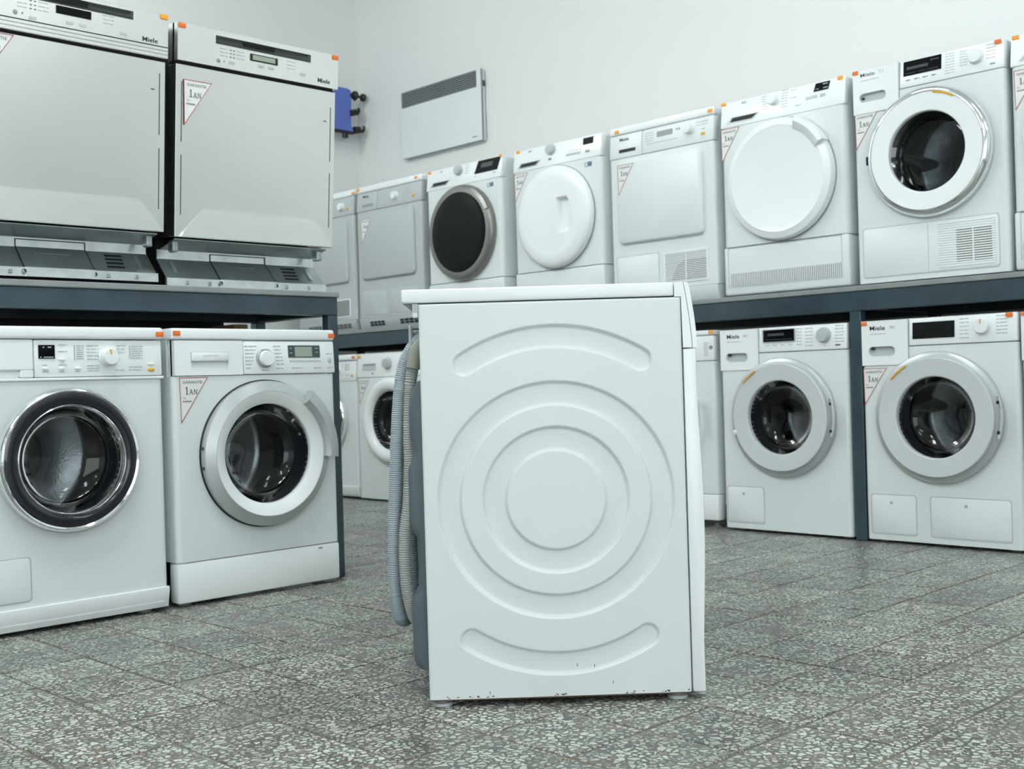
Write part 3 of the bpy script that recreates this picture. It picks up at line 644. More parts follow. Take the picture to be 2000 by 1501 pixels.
def older_washer(loc, rz, label, group, flaprect=(0.006, 0.187, 0.093, 0.212), tags=((0.587, 0.830, ORANGE),)):
    t = thing('washing_machine', label, 'washing machine', loc, rz, group); cx, cz = 0.302, 0.475
    cabinet(t, 0.697, (cx, cz, 0.165), z0=0.030)
    MB().rbox(-0.002, 0.600, -0.010, 0.575, 0.815, 0.850, 0.008, 3).build('top_panel', PLAST, t)
    MB().rbox(-0.001, 0.600, -0.006, 0.030, 0.6975, 0.7060, 0.003, 2).build('panel_ledge', PLAST, t)
    cp = panel(t, 'control_panel', 0.214, 0.598, 0.7075, 0.8130, -0.001, 0.001); yf = flat(-0.001)
    dr = MB(); dr.rbox(0.0, 0.2115, -0.003, 0.02, 0.728, 0.8130, 0.003, 1); dr.rbox(0.175, 0.2115, -0.003, 0.02, 0.7075, 0.7285, 0.003, 1); dr.box(0.0, 0.176, 0.014, 0.03, 0.7065, 0.7285)
    dr.build('detergent_drawer', PLAST, t)
    screen(cp, 0.226, 0.272, 0.760, 0.798, yf, BLACKG, 'display', [(0.238, 0.242, 0.790, 0.793), (0.252, 0.262, 0.790, 0.793), (0.230, 0.234, 0.7625, 0.765), (0.240, 0.268, 0.7625, 0.765)], GREYW)
    knob(cp, 0.427, 0.763, -0.001, 0.0245, 0.028, PLAST, AMBERP, 100)
    for x, z in ((0.244, 0.732), (0.290, 0.732), (0.337, 0.732), (0.291, 0.757)): oval(cp, 'button', x, z, 0.009, 0.0045, -0.001, PLAST, 0.005)
    oval(cp, 'start_button', 0.561, 0.725, 0.0105, 0.0052, -0.001, AMBERP, 0.006); oval(cp, 'door_button', 0.561, 0.742, 0.0095, 0.0045, -0.001, PLAST, 0.005)
    MB().decal(0.3275, 0.3305, 0.754, 0.798, yf, 0.0009).build('light_strip', GREYW, cp); MB().decal(0.494, 0.4968, 0.759, 0.796, yf, 0.0009).build('light_strip', GREYW, cp)
    rows = [(0.335, 0.356, 0.795 - k*0.0062, 0.002) for k in range(7)] + [(0.500, 0.536, 0.793 - k*0.0068, 0.002) for k in range(6)]
    rows += [(0.365, 0.400, 0.795 - k*0.0095, 0.002) for k in range(5)] + [(0.455, 0.482, 0.795 - k*0.0095, 0.002) for k in range(3)] + [(0.365, 0.402, 0.724 + k*0.007, 0.002) for k in range(3)] + [(0.450, 0.478, 0.724, 0.002), (0.492, 0.532, 0.724, 0.002), (0.492, 0.532, 0.733, 0.002), (0.282, 0.306, 0.797, 0.002), (0.282, 0.308, 0.779, 0.002)]
    rows += [(0.236, 0.254, 0.722, 0.002), (0.282, 0.300, 0.722, 0.002), (0.329, 0.346, 0.722, 0.002), (0.236, 0.250, 0.7405, 0.002), (0.282, 0.306, 0.7405, 0.002)]
    lines(cp, rows, yf)
    # chromed door with a smoked ring
    MB().lathe([(0.203, 0.001), (0.203, -0.020), (0.200, -0.034), (0.194, -0.038), (0.188, -0.036)], cx, cz).build('door_rim', CHROME, t, 50)
    MB().lathe([(0.189, -0.034), (0.186, -0.041), (0.172, -0.044), (0.157, -0.040), (0.155, -0.036)], cx, cz).build('smoked_ring', SMOKE, t, 50)
    MB().lathe([(0.156, -0.038), (0.1535, -0.040), (0.150, -0.036), (0.1485, -0.015)], cx, cz).build('inner_rim', CHROME, t, 50)
    porthole(t, cx, cz, 0.149, -0.016, GLASS, True, 0.165)
    flap(t, *flaprect)
    MB().pyz([(-0.006, 0.074), (-0.004, 0.0755), (0.040, 0.0755), (0.040, 0.014), (0.006, 0.014), (0.004, 0.016), (-0.0065, 0.066)], 0.0005, 0.5975).build('plinth', PLAST, t)
    for x, z, m in tags: price(t, x, z, -0.0105, m)
    feet(t); return t
older_washer((XL, 1.104, 0), PI/2, 'white washer with chrome rimmed smoked door, cut off by the left edge, lower row', LOWL)
older_washer((-6.09, YL, 0), 0, 'white washer half hidden behind the left shelf post, chrome door rim, far corner', LOWR, tags=((0.590, 0.832, ORANGE),))

# the washer with the big silver ring and curved grip, left row
t = thing('washing_machine', 'white washer with wide silver door ring and curved grip beside the left shelf post', 'washing machine', (XL, 1.734, 0), PI/2, LOWL)
cx, cz = 0.318, 0.452
cabinet(t, 0.703, (cx, cz, 0.178), z0=0.137)
MB().rbox(-0.001, 0.599, -0.004, 0.575, 0.8145, 0.850, 0.007, 3).build('top_panel', PLAST, t)
MB().rbox(0.0, 0.598, 0.0, 0.055, 0.012, 0.1355, 0.008, 2).build('plinth', PLAST, t); MB().decal(0.512, 0.528, 0.121, 0.125, flat(0), 0.001).build('plinth_mark', INK, t)
cp = panel(t, 'control_panel', 0.2455, 0.598, 0.7050, 0.8125, -0.006, 0.0); yf = lean(0.705, 0.8125, -0.006, 0.0)
dr = MB(); dr.plate_hole(0.006, 0.2440, 0.7050, 0.8125, rr(0.062, 0.192, 0.724, 0.777, 0.004), -0.004, 0.014); dr.box(0.006, 0.244, 0.0105, 0.03, 0.705, 0.8125); dr.box(0.2436, 0.244, -0.004, 0.02, 0.705, 0.8125); dr.box(0.006, 0.0064, -0.004, 0.02, 0.705, 0.8125)
d = dr.build('detergent_drawer', PLAST, t); MB().rbox(0.064, 0.190, -0.0085, 0.004, 0.749, 0.776, 0.003, 2).build('drawer_handle', PLAST, d); lines(d, [(0.10, 0.155, 0.764, 0.003)], flat(-0.0085), mat('faint_ink', (0.62, 0.65, 0.65), 0.5))
MB().lathe([(0.030, yf(0.756)+0.001), (0.030, yf(0.756)-0.010), (0.0285, yf(0.756)-0.012)], 0.321, 0.756, 36).build('knob_collar', SILVER, cp)
knob(cp, 0.321, 0.756, yf(0.756), 0.026, 0.026, PLAST)
screen(cp, 0.414, 0.538, 0.758, 0.798, yf, DISP, 'display', [(0.420, 0.428, 0.787, 0.789), (0.420, 0.428, 0.772, 0.774), (0.520, 0.530, 0.787, 0.789), (0.520, 0.530, 0.774, 0.776)], GREYW)
MB().decal(0.439, 0.506, 0.761, 0.793, lambda z: yf(z) - 0.0022, 0.0008).build('lcd_screen', LCD, cp)
for a, b in ((0.418, 0.478), (0.482, 0.541)): MB().decal(a, b, 0.7455, 0.7485, yf, 0.002).build('button_bar', GREYW, cp)
oval(cp, 'start_button', 0.576, 0.748, 0.0075, 0.0095, yf(0.748), GREYW, 0.003)
rows = [(0.252, 0.296 - 0.004*k, 0.793 - k*0.0115, 0.0032) for k in range(7)] + [(0.358 + 0.002*k, 0.385 + 0.002*k, 0.793 - k*0.0115, 0.0032) for k in range(6)] + [(0.310, 0.334, 0.716, 0.003), (0.365, 0.392, 0.722, 0.003), (0.425, 0.466, 0.722, 0.003), (0.512, 0.542, 0.722, 0.003), (0.566, 0.587, 0.722, 0.003), (0.562, 0.588, 0.768, 0.003)]
lines(cp, rows, yf)
MB().lathe([(0.236, 0.001), (0.236, -0.004), (0.228, -0.005)], cx, cz).build('door_gap_shade', BLACKP, t, 50)  # black ring painting the shadow gap around the door
MB().lathe([(0.232, -0.004), (0.232, -0.020), (0.229, -0.026), (0.2000, -0.041), (0.1985, -0.041)], cx, cz).build('door_ring', SILVER, t, 22)
MB().lathe([(0.1985, -0.0405), (0.1960, -0.0400), (0.1620, -0.0240), (0.1590, -0.0210), (0.1585, -0.006)], cx, cz).build('door_face', PLAST, t, 28)
porthole(t, cx, cz, 0.1585, -0.010, GLASS, True, 0.178, 0.09)
MB().lathe([(0.197, -0.036), (0.199, -0.056), (0.210, -0.066), (0.236, -0.064), (0.247, -0.056), (0.249, -0.022)], cx, cz, 28, math.radians(-6), math.radians(52), True).build('door_handle', SILVER, t, 40)
for a in (172, 187): MB().lathe([(0.2335, -0.010), (0.2345, -0.016), (0.2335, -0.022)], cx, cz, 3, math.radians(a), math.radians(a+2.5)).build('hinge_screw', BLACKP, t)
warranty(t, 0.022, 0.6995, -0.0005)
price(t, 0.016, 0.834, -0.0045, ORANGE); price(t, 0.586, 0.830, -0.0045, ORANGE)
feet(t)

# washer in the far corner with a round knob, and the one half hidden by the machine in the middle
t = thing('washing_machine', 'white washer with plain white door ring in the far corner under the back shelf', 'washing machine', (-5.485, YL, 0), 0, LOWR); cx, cz = 0.315, 0.462
cabinet(t, 0.708, (cx, cz, 0.180))
cp = panel(t, 'control_panel', 0.001, 0.597, 0.7095, 0.846, -0.002, 0.012); yf = lean(0.7095, 0.846, -0.002, 0.012)
MB().rbox(0.003, 0.595, 0.02, 0.575, 0.834, 0.850, 0.004, 1).build('top_panel', PLAST, t)
screen(cp, 0.054, 0.176, 0.750, 0.790, yf, GREYW, 'drawer_pull'); MB().decal(0.062, 0.170, 0.778, 0.788, lambda z: yf(z) - 0.0022, 0.001).build('pull_shadow_slot', GREYP, cp)
knob(cp, 0.290, 0.785, yf(0.785), 0.030, 0.028, GREYW); oval(cp, 'button', 0.150, 0.733, 0.006, 0.007, yf(0.733), GREYP, 0.003)
for k in range(4): oval(cp, 'button', 0.40 + 0.04*k, 0.765, 0.008, 0.006, yf(0.765), GREYW, 0.003)
MB().lathe([(0.243, 0.001), (0.243, -0.012), (0.236, -0.026), (0.215, -0.036), (0.185, -0.030), (0.172, -0.018), (0.166, -0.006)], cx, cz).build('door_ring', PLAST, t, 50)
porthole(t, cx, cz, 0.166, -0.008, GLASS, True, 0.180)
warranty(t, 0.020, 0.692, -0.0005, 0, 0.95); price(t, 0.020, 0.832, 0.008, AMBER); feet(t)
t = thing('washing_machine', 'white washer mostly hidden behind the central machine, yellow tag on its top edge', 'washing machine', (-3.550, YL, 0), 0, LOWR); cx, cz = 0.300, 0.460
cabinet(t, 0.722, (cx, cz, 0.175), z0=0.150)
MB().rbox(-0.001, 0.599, -0.004, 0.575, 0.834, 0.855, 0.005, 2).build('top_panel', PLAST, t)
MB().rbox(0.0, 0.598, 0.0, 0.055, 0.035, 0.1485, 0.006, 2).build('plinth', PLAST, t)
cp = panel(t, 'control_panel', 0.180, 0.598, 0.7240, 0.8325, -0.002, 0.0); yf = flat(-0.002); MB().rbox(0.0, 0.178, -0.002, 0.03, 0.724, 0.8325, 0.003, 1).build('detergent_drawer', PLAST, t)
screen(cp, 0.36, 0.47, 0.765, 0.812, yf, BLACKG); knob(cp, 0.27, 0.778, -0.002, 0.026, 0.024, PLAST)
MB().lathe([(0.0001, -0.006), (0.007, -0.006), (0.0085, -0.004), (0.0085, 0.0)], 0.584, 0.781, 20).build('start_button', GREYP, cp)
lines(cp, [(0.548, 0.570, 0.800 - k*0.009, 0.0028) for k in range(7)] + [(0.576, 0.592, 0.797, 0.0015)], yf)
MB().lathe([(0.232, 0.001), (0.230, -0.022), (0.215, -0.036), (0.185, -0.034), (0.165, -0.012)], cx, cz).build('door_ring', PLAST, t, 50)
porthole(t, cx, cz, 0.165, -0.010, GLASS, True, 0.175)
MB().rbox(cx + 0.205, cx + 0.232, -0.050, -0.02, 0.43, 0.56, 0.008, 2).build('door_handle', CHROME, t)
price(t, 0.588, 0.8465, -0.0045, AMBER); feet(t)

# ------------------------------------------------------------------ dryers on the back shelf
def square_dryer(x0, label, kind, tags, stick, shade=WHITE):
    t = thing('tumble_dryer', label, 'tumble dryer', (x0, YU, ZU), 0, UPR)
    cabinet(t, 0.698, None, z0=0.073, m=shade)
    MB().rbox(-0.0005, 0.5985, 0.007, 0.575, 0.8135, 0.850, 0.007, 3).build('top_panel', PLAST, t)
    cp = panel(t, 'control_panel', 0.1965, 0.598, 0.7005, 0.8120, -0.001, 0.008, shade); yf = lean(0.7005, 0.812, -0.001, 0.008)
    d = panel(t, 'water_drawer', 0.0, 0.1945, 0.7005, 0.8120, -0.001, 0.008, shade)
    logo(d, 'Miele', 0.062, 0.118, 0.780, 0.796, yf)
    MB().decal(0.060, 0.158, 0.726, 0.741, yf, 0.0015).build('pull_slot', BLACKD if kind == 4 else GREYP, d)
    if kind == 4:
        screen(cp, 0.284, 0.372, 0.766, 0.790, yf, GREYP, 'display'); kx = 0.467
        for x in (0.395, 0.410): oval(cp, 'button', x, 0.783, 0.005, 0.006, yf(0.783), GREYW, 0.003)
        lines(cp, [(0.215, 0.262, 0.790 - k*0.012, 0.0025) for k in range(4)] + [(0.225, 0.40, 0.740, 0.0025), (0.50, 0.57, 0.790, 0.0025), (0.50, 0.57, 0.778, 0.0025), (0.535, 0.555, 0.757, 0.003)], yf)
    else:
        kx = 0.368 if kind == 1 else 0.478
        MB().decal(kx - 0.048, kx + 0.062, 0.722, 0.795, yf, 0.0006).build('knob_field', GREYW, cp); lines(cp, [(kx + 0.09, kx + 0.12, 0.786 - k*0.011, 0.003) for k in range(4)], yf)
    knob(cp, kx, 0.772 if kind == 4 else 0.757, yf(0.765), 0.023, 0.024, PLAST)
    ax = 0.542 if kind == 4 else 0.530
    MB().rbox(ax - 0.010, ax + 0.010, yf(0.737) - 0.005, yf(0.737) + 0.004, 0.731, 0.743, 0.002, 1).build('start_button', AMBERP, cp)
    flap_r = 0.028
    o = MB().bev_pxz(rr(0.052, 0.540, 0.296, 0.677, flap_r, 8), -0.018, 0.001, 0.010).build('door', shade, t, 50)
    if stick: warranty(t, *stick)
    if kind == 4 or kind == 0:
        flap(t, 0.030, 0.277, 0.088, 0.237, 0, 0.006, shade)
        gx0, gx1, gz0, gz1 = (0.308, 0.552, 0.094, 0.235) if kind == 4 else (0.36, 0.545, 0.090, 0.200)
        g = MB().frame(rr(gx0, gx1, gz0, gz1, 0.004), rr(gx0+0.008, gx1-0.008, gz0+0.007, gz1-0.007, 0.002), -0.004, 0.001).build('grille', PLAST, t)
        MB().box(gx0+0.007, gx1-0.007, -0.0008, 0.0006, gz0+0.006, gz1-0.006).build('grille_back', CHIP if kind == 0 else GREYW, g)
        if kind == 4:
            MB().pxz([(gx0+0.04, gz0+0.008), (gx1-0.009, gz0+0.008), (gx1-0.009, gz1-0.045), (gx1-0.06, gz1-0.043), (gx0+0.11, gz1-0.045), (gx0+0.08, gz1-0.060), (gx0+0.055, gz0+0.045)], -0.0014, -0.0007).build('lint_screen', CHIP, g)
        slats(g, gx0+0.008, gx1-0.008, gz0+0.007, gz1-0.007, 16 if kind == 4 else 14, -0.0042, PLAST if kind == 4 else GREYW, gap=0.42, th=0.003)
        if kind == 4: MB().rbox(0.428, 0.433, -0.0045, -0.001, gz0+0.007, gz1-0.007, 0.001, 1).build('grille_rib', PLAST, g)
    else:
        flap(t, 0.048, 0.268, 0.086, 0.229, 0, 0.003, shade); flap(t, 0.290, 0.545, 0.086, 0.229, 0, 0.003, shade)
    pl = MB(); pl.pyz([(-0.001, 0.0715), (0.06, 0.0715), (0.06, 0.006), (0.016, 0.006), (0.012, 0.010), (-0.001, 0.064)], 0.001, 0.597); pl = pl.build('plinth', shade, t)
    pf = lambda z: -0.001 + 0.013*(0.064 - z)/0.054
    if kind != 4:
        for a, b in ((0.100, 0.240), (0.378, 0.545)):
            n_ = 4
            for k in range(n_):
                for r_ in range(2):
                    xx = a + (b-a)*k/n_; MB().decal(xx, xx + (b-a)/n_*0.82, 0.023 + r_*0.015, 0.035 + r_*0.015, pf, 0.0015).build('vent_opening', BLACKD if kind == 1 else CHIP, pl)
    for x, z, m in tags: price(t, x, z, 0.0065, m)
    feet(t); return t
square_dryer(-6.19, 'white dryer with square door half hidden behind the second dishwasher', 0, [(0.590, 0.826, AMBER)], None, WHITE_DIM)
square_dryer(-5.565, 'white square-door dryer with dark plinth vents in front of the wall heater corner', 1, [(0.015, 0.836, AMBER), (0.550, 0.834, AMBER)], (0.067, 0.650, -0.0182), WHITE_DIM)
square_dryer(-3.585, 'white square-door dryer with a slatted grille right above the central machine', 4, [(0.045, 0.828, AMBER), (0.580, 0.831, AMBER)], (0.063, 0.665, -0.0182))

def round_dryer(x0, label, kind, tags, stick):
    # kind: 'dark' door, 'dome' door with hand recess, 'wing' door with wing grip
    t = thing('tumble_dryer', label, 'tumble dryer', (x0, YU, ZU), 0, UPR); cx, cz = 0.300, 0.478
    zb = 0.220
    cabinet(t, 0.7355, None, z0=zb + 0.0012, rf=0.028)
    lo = MB().rbox(0.0, 0.598, 0.0, 0.57, 0.012, zb, 0.010, 3); 
    lo = lo.build('lower_panel', WHITE, t)
    cp = panel(t, 'control_panel', 0.0, 0.598, 0.7365, 0.850, -0.0005, 0.016, PLAST, 0.04, 0.006); yf = lean(0.7365, 0.850, -0.0005, 0.016)
    MB().rbox(0.002, 0.596, 0.045, 0.575, 0.836, 0.8505, 0.004, 1).build('top_panel', PLAST, t)
    pts = [(0.040, 0.757), (0.165, 0.757), (0.195, 0.772), (0.195, 0.780), (0.060, 0.780)]
    MB().prism([(0.050, 0.758), (0.160, 0.758), (0.186, 0.776), (0.062, 0.776)], 0.0, -0.0016, lambda p, a: (p[0], yf(p[1]) + a, p[1])).build('drawer_grip', BLACKD if kind != 'shade' else GREYW, cp)
    MB().prism([(0.030, 0.752), (0.168, 0.752), (0.200, 0.780), (0.055, 0.780)], 0.0, -0.0007, lambda p, a: (p[0], yf(p[1]) + a, p[1])).build('grip_recess', GREYW, cp)
    logo(cp, 'AEG', 0.104, 0.130, 0.829, 0.839, yf, INK, 0.0)
    knob(cp, 0.266, 0.819, yf(0.819), 0.025, 0.024, PLAST if kind == 'wing' else GREYW)
    if kind == 'dark':
        MB().prism([(0.392, 0.779), (0.567, 0.779), (0.589, 0.846), (0.418, 0.846)], 0.0, -0.0022, lambda p, a: (p[0], yf(p[1]) + a, p[1])).build('display', BLACKG, cp)
        MB().prism([(0.440, 0.806), (0.528, 0.806), (0.533, 0.829), (0.446, 0.829)], -0.0022, -0.0030, lambda p, a: (p[0], yf(p[1]) + a, p[1])).build('display_segment', DISP, cp)
        lines(cp, [(0.535, 0.558, 0.764, 0.006), (0.392, 0.405, 0.764, 0.004)], yf); lines(cp, [(0.315, 0.345, 0.836 - k*0.014, 0.003) for k in range(4)], yf)
    elif kind == 'dome':
        MB().decal(0.372, 0.466, 0.768, 0.778, yf, 0.0025).build('button_bar', GREYW, cp); MB().decal(0.498, 0.524, 0.766, 0.776, yf, 0.002).build('mode_button', GREYP, cp); MB().decal(0.252, 0.270, 0.767, 0.776, yf, 0.002).build('mode_button', INK, cp)
        MB().decal(0.48, 0.545, 0.806, 0.838, yf, 0.002).build('display', BLACKG, cp)
        lines(cp, [(0.385 + k*0.025, 0.397 + k*0.025, 0.787, 0.003) for k in range(4)], yf)
    else:
        MB().prism([(0.455, 0.811), (0.522, 0.811), (0.530, 0.844), (0.464, 0.844)], 0.0, -0.0022, lambda p, a: (p[0], yf(p[1]) + a, p[1])).build('display', BLACKG, cp)
        mk = MB()
        for a, b, z in ((0.497, 0.520, 0.834), (0.500, 0.520, 0.818), (0.466, 0.470, 0.818), (0.474, 0.478, 0.818)): mk.decal(a, b, z, z + 0.003, lambda q: yf(q) - 0.0022, 0.0006)
        tag(mk.build('screen_marks', GREYW, cp), kind='stuff')
        for a in (0.420, 0.448, 0.486): MB().decal(a, a + 0.024, 0.785, 0.797, yf, 0.002).build('button', GREYW, cp)
        rows = [(0.205 + k*0.0015, 0.232 + k*0.0015, 0.838 - k*0.011, 0.0025) for k in range(6)] + [(0.305, 0.335, 0.845 - k*0.0115, 0.0025) for k in range(7)] + [(0.345, 0.375, 0.838, 0.002), (0.345, 0.375, 0.806, 0.002), (0.374, 0.396, 0.768, 0.004)]
        lines(cp, rows, yf)
    if kind == 'dark':
        MB().lathe([(0.256, 0.001), (0.256, -0.014), (0.250, -0.030), (0.240, -0.038), (0.214, -0.040)], cx, cz).build('door_ring', SILVERD, t, 50)
        MB().lathe([(0.2145, -0.039), (0.200, -0.044), (0.150, -0.050), (0.0001, -0.053)], cx, cz).build('door_glass', BLACKG, t, 60)
        MB().lathe([(0.232, -0.0385), (0.234, -0.0445), (0.252, -0.0385), (0.2568, -0.026)], cx, cz, 20, math.radians(24), math.radians(64), True).build('door_grip', SILVERD, t, 40)
    else:
        MB().lathe([(0.256, 0.001), (0.256, -0.004), (0.251, -0.005)], cx, cz).build('door_gap', GREYP, t, 50)
        if kind == 'dome':
            rp = [(0.252, -0.002), (0.252, -0.016), (0.249, -0.026), (0.240, -0.034), (0.222, -0.0395), (0.200, -0.042), (0.184, -0.0425), (0.178, -0.0415)]
            rp += [(0.178*(1 - k/44.0) + 0.0001, -0.0415 + 0.002*(k/44.0)) for k in range(1, 45)]
            dm = MB().lathe(rp, cx, cz, 144)
            def hollow(x, y, z):
                # a D-shaped hand hollow at the right of the door
                d = max(abs(z - 0.480) - 0.082, 0.340 - x, math.hypot(x - 0.300, z - 0.480) - 0.134)
                k = min(1, max(0, (0.003 - d)/0.009)); return y + 0.026*k*k*(3 - 2*k)*min(1, max(0.25, 1 - (0.43 - x)/0.11*0.0))
            dm.v = [(x, hollow(x, y, z), z) for x, y, z in dm.v]; dm = dm.build('door', PLAST, t, 60)
        else:
            dm = MB().lathe([(0.252, -0.002), (0.252, -0.020), (0.246, -0.032), (0.220, -0.042), (0.213, -0.040), (0.0001, -0.038)], cx, cz).build('door', PLAST, t, 30)
            MB().lathe([(0.206, -0.039), (0.210, -0.046), (0.240, -0.064), (0.257, -0.060), (0.259, -0.010)], cx, cz, 24, math.radians(29), math.radians(66), True).build('door_grip', PLAST, t, 40)
    if kind == 'wing':
        MB().frame(rr(0.022, 0.568, 0.046, 0.218, 0.006), rr(0.024, 0.566, 0.048, 0.216, 0.005), -0.0012, 0.001).build('flap_outline', GREYW, lo)
        MB().box(0.030, 0.562, -0.0006, 0.001, 0.052, 0.106).build('grille_back', CHIP, lo)
        slats(lo, 0.030, 0.562, 0.051, 0.107, 62, -0.0035, PLAST, horiz=False, gap=0.45, th=0.0033)
    if kind == 'dome' or kind == 'dark':
        MB().decal(0.494, 0.540, 0.694, 0.716, flat(0), 0.0008).build('energy_sticker', PALEB, t); MB().decal(0.518, 0.5405, 0.699, 0.7165, flat(-0.0008), 0.0005).build('energy_sticker', NAVY, t)
        MB().decal(0.500, 0.510, 0.699, 0.711, flat(-0.0008), 0.0005).build('sticker_mark', PAPER, t); MB().decal(0.5255, 0.534, 0.704, 0.712, flat(-0.0013), 0.0005).build('sticker_mark', PALEB, t)
    if stick: warranty(t, *stick)
    for x, z, m in tags: price(t, x, z, yf(z) - 0.001, m)
    feet(t); return t
round_dryer(-4.923, 'white dryer with black glass door in a grey ring, upper row', 'dark', [(0.020, 0.841, AMBER), (0.585, 0.8475, AMBER)], None)
round_dryer(-4.237, 'white dryer with domed white door and hand recess, next to the black-door dryer', 'dome', [(0.030, 0.843, AMBER)], (0.012, 0.727, -0.0005))
round_dryer(-2.951, 'white dryer with large plain white disc door and vertical vent strip at its foot', 'wing', [(0.012, 0.8445, AMBER), (0.574, 0.8445, AMBER)], (0.004, 0.733, -0.0005))
round_dryer(-1.700, 'white dryer cut off by the right edge of the picture, upper row', 'wing', [(0.018, 0.843, AMBER)], (0.014, 0.722, -0.0005))

# dryer with the chrome ring
t = thing('tumble_dryer', 'white dryer with wide chrome door ring and grey glass, upper row right', 'tumble dryer', (-2.315, YU, ZU), 0, UPR); cx, cz = 0.306, 0.487
cabinet(t, 0.676, (cx, cz, 0.168), fascia=(0.1945, 0.597, 0.678, 0.743))
MB().rbox(0.004, 0.594, 0.020, 0.575, 0.838, 0.851, 0.003, 1).build('top_panel', PLAST, t)
cp = panel(t, 'control_panel', 0.1945, 0.597, 0.7450, 0.850, -0.003, 0.008); yf = lean(0.745, 0.85, -0.003, 0.008)
dr = MB(); dr.plate_hole(0.001, 0.1925, 0.678, 0.850, capsule(0.028, 0.140, 0.722, 0.757), -0.003, 0.016); dr.box(0.001, 0.1925, 0.0135, 0.034, 0.678, 0.850); dr.box(0.001, 0.0014, -0.003, 0.02, 0.678, 0.85); dr.box(0.192, 0.1925, -0.003, 0.02, 0.678, 0.85); dr.box(0.001, 0.1925, -0.003, 0.02, 0.8496, 0.85)
d = dr.build('water_drawer', PLAST, t); MB().pxz(capsule(0.0285, 0.1395, 0.7225, 0.7565), 0.0105, 0.0125).build('pull_recess_shade', GREYW, d); MB().rbox(0.034, 0.044, 0.002, 0.0104, 0.735, 0.744, 0.002, 1).build('latch', BLACKP, d)  # pocket shade painted by a grey plate here too
logo(d, 'Miele', 0.035, 0.096, 0.822, 0.836, flat(-0.003), INK, 0.005); logo(d, 'T1', 0.112, 0.132, 0.823, 0.835, flat(-0.003), INKL, 0.0, 'model_lettering'); lines(d, [(0.036, 0.112, 0.806, 0.0022)], flat(-0.003))
screen(cp, 0.212, 0.362, 0.789, 0.845, yf, BLACKG, 'display', [(0.226, 0.310, 0.812, 0.822), (0.321, 0.327, 0.828, 0.836), (0.330, 0.352, 0.830, 0.834), (0.220, 0.262, 0.797, 0.799), (0.270, 0.300, 0.797, 0.799), (0.306, 0.352, 0.797, 0.799)])
knob(cp, 0.494, 0.806, yf(0.806), 0.027, 0.022, PLAST)
lines(cp, [(0.376, 0.412, 0.838 - k*0.0105, 0.0022) for k in range(8)] + [(0.432, 0.460, 0.835 - k*0.0105, 0.0022) for k in range(6)] + [(0.530, 0.566, 0.838 - k*0.0125, 0.0022) for k in range(5)], yf)
lines(cp, [(0.222 + k*0.034, 0.241 + k*0.034, 0.770, 0.004) for k in range(4)] + [(0.545, 0.567, 0.764, 0.004)], yf, INK, 'button_marks')
MB().lathe([(0.2460, 0.001), (0.2460, -0.010), (0.2420, -0.022), (0.2340, -0.032), (0.2260, -0.0375), (0.2215, -0.0380), (0.220, -0.032)], cx, cz, 96).build('door_ring', CHROME, t, 50)
MB().lathe([(0.2210, -0.034), (0.2190, -0.0365), (0.1540, -0.0300), (0.1505, -0.0270), (0.150, -0.008)], cx, cz).build('door_face', PLAST, t, 28)
porthole(t, cx, cz, 0.150, -0.010, GLASSG, True, 0.168, 0.05)
MB().lathe([(0.222, -0.0365), (0.220, -0.0395), (0.214, -0.0385), (0.213, -0.035)], cx, cz, 16, math.radians(58), math.radians(80)).build('amber_strip', AMBERP, t)
MB().lathe([(0.2452, -0.010), (0.2450, -0.024), (0.2420, -0.031)], cx, cz, 6, math.radians(176), math.radians(184)).build('blue_sticker', BLUES, t)
f_ = flap(t, 0.026, 0.560, 0.034, 0.224, 0, 0.012); MB().decal(0.2915, 0.2935, 0.040, 0.216, flat(-0.0022), 0.0006).build('flap_groove', GREYW, f_)
MB().box(0.402, 0.535, -0.0030, -0.0020, 0.064, 0.186).build('grille_back', CHIP, f_)
slats(f_, 0.332, 0.550, 0.046, 0.216, 19, -0.0042, PLAST, gap=0.40, th=0.002); MB().rbox(0.463, 0.468, -0.0046, -0.0025, 0.060, 0.190, 0.0006, 1).build('grille_rib', PLAST, f_)
warranty(t, 0.005, 0.680, -0.0005); price(t, 0.014, 0.843, -0.004, ORANGE); price(t, 0.574, 0.8415, 0.004, ORANGE); feet(t)

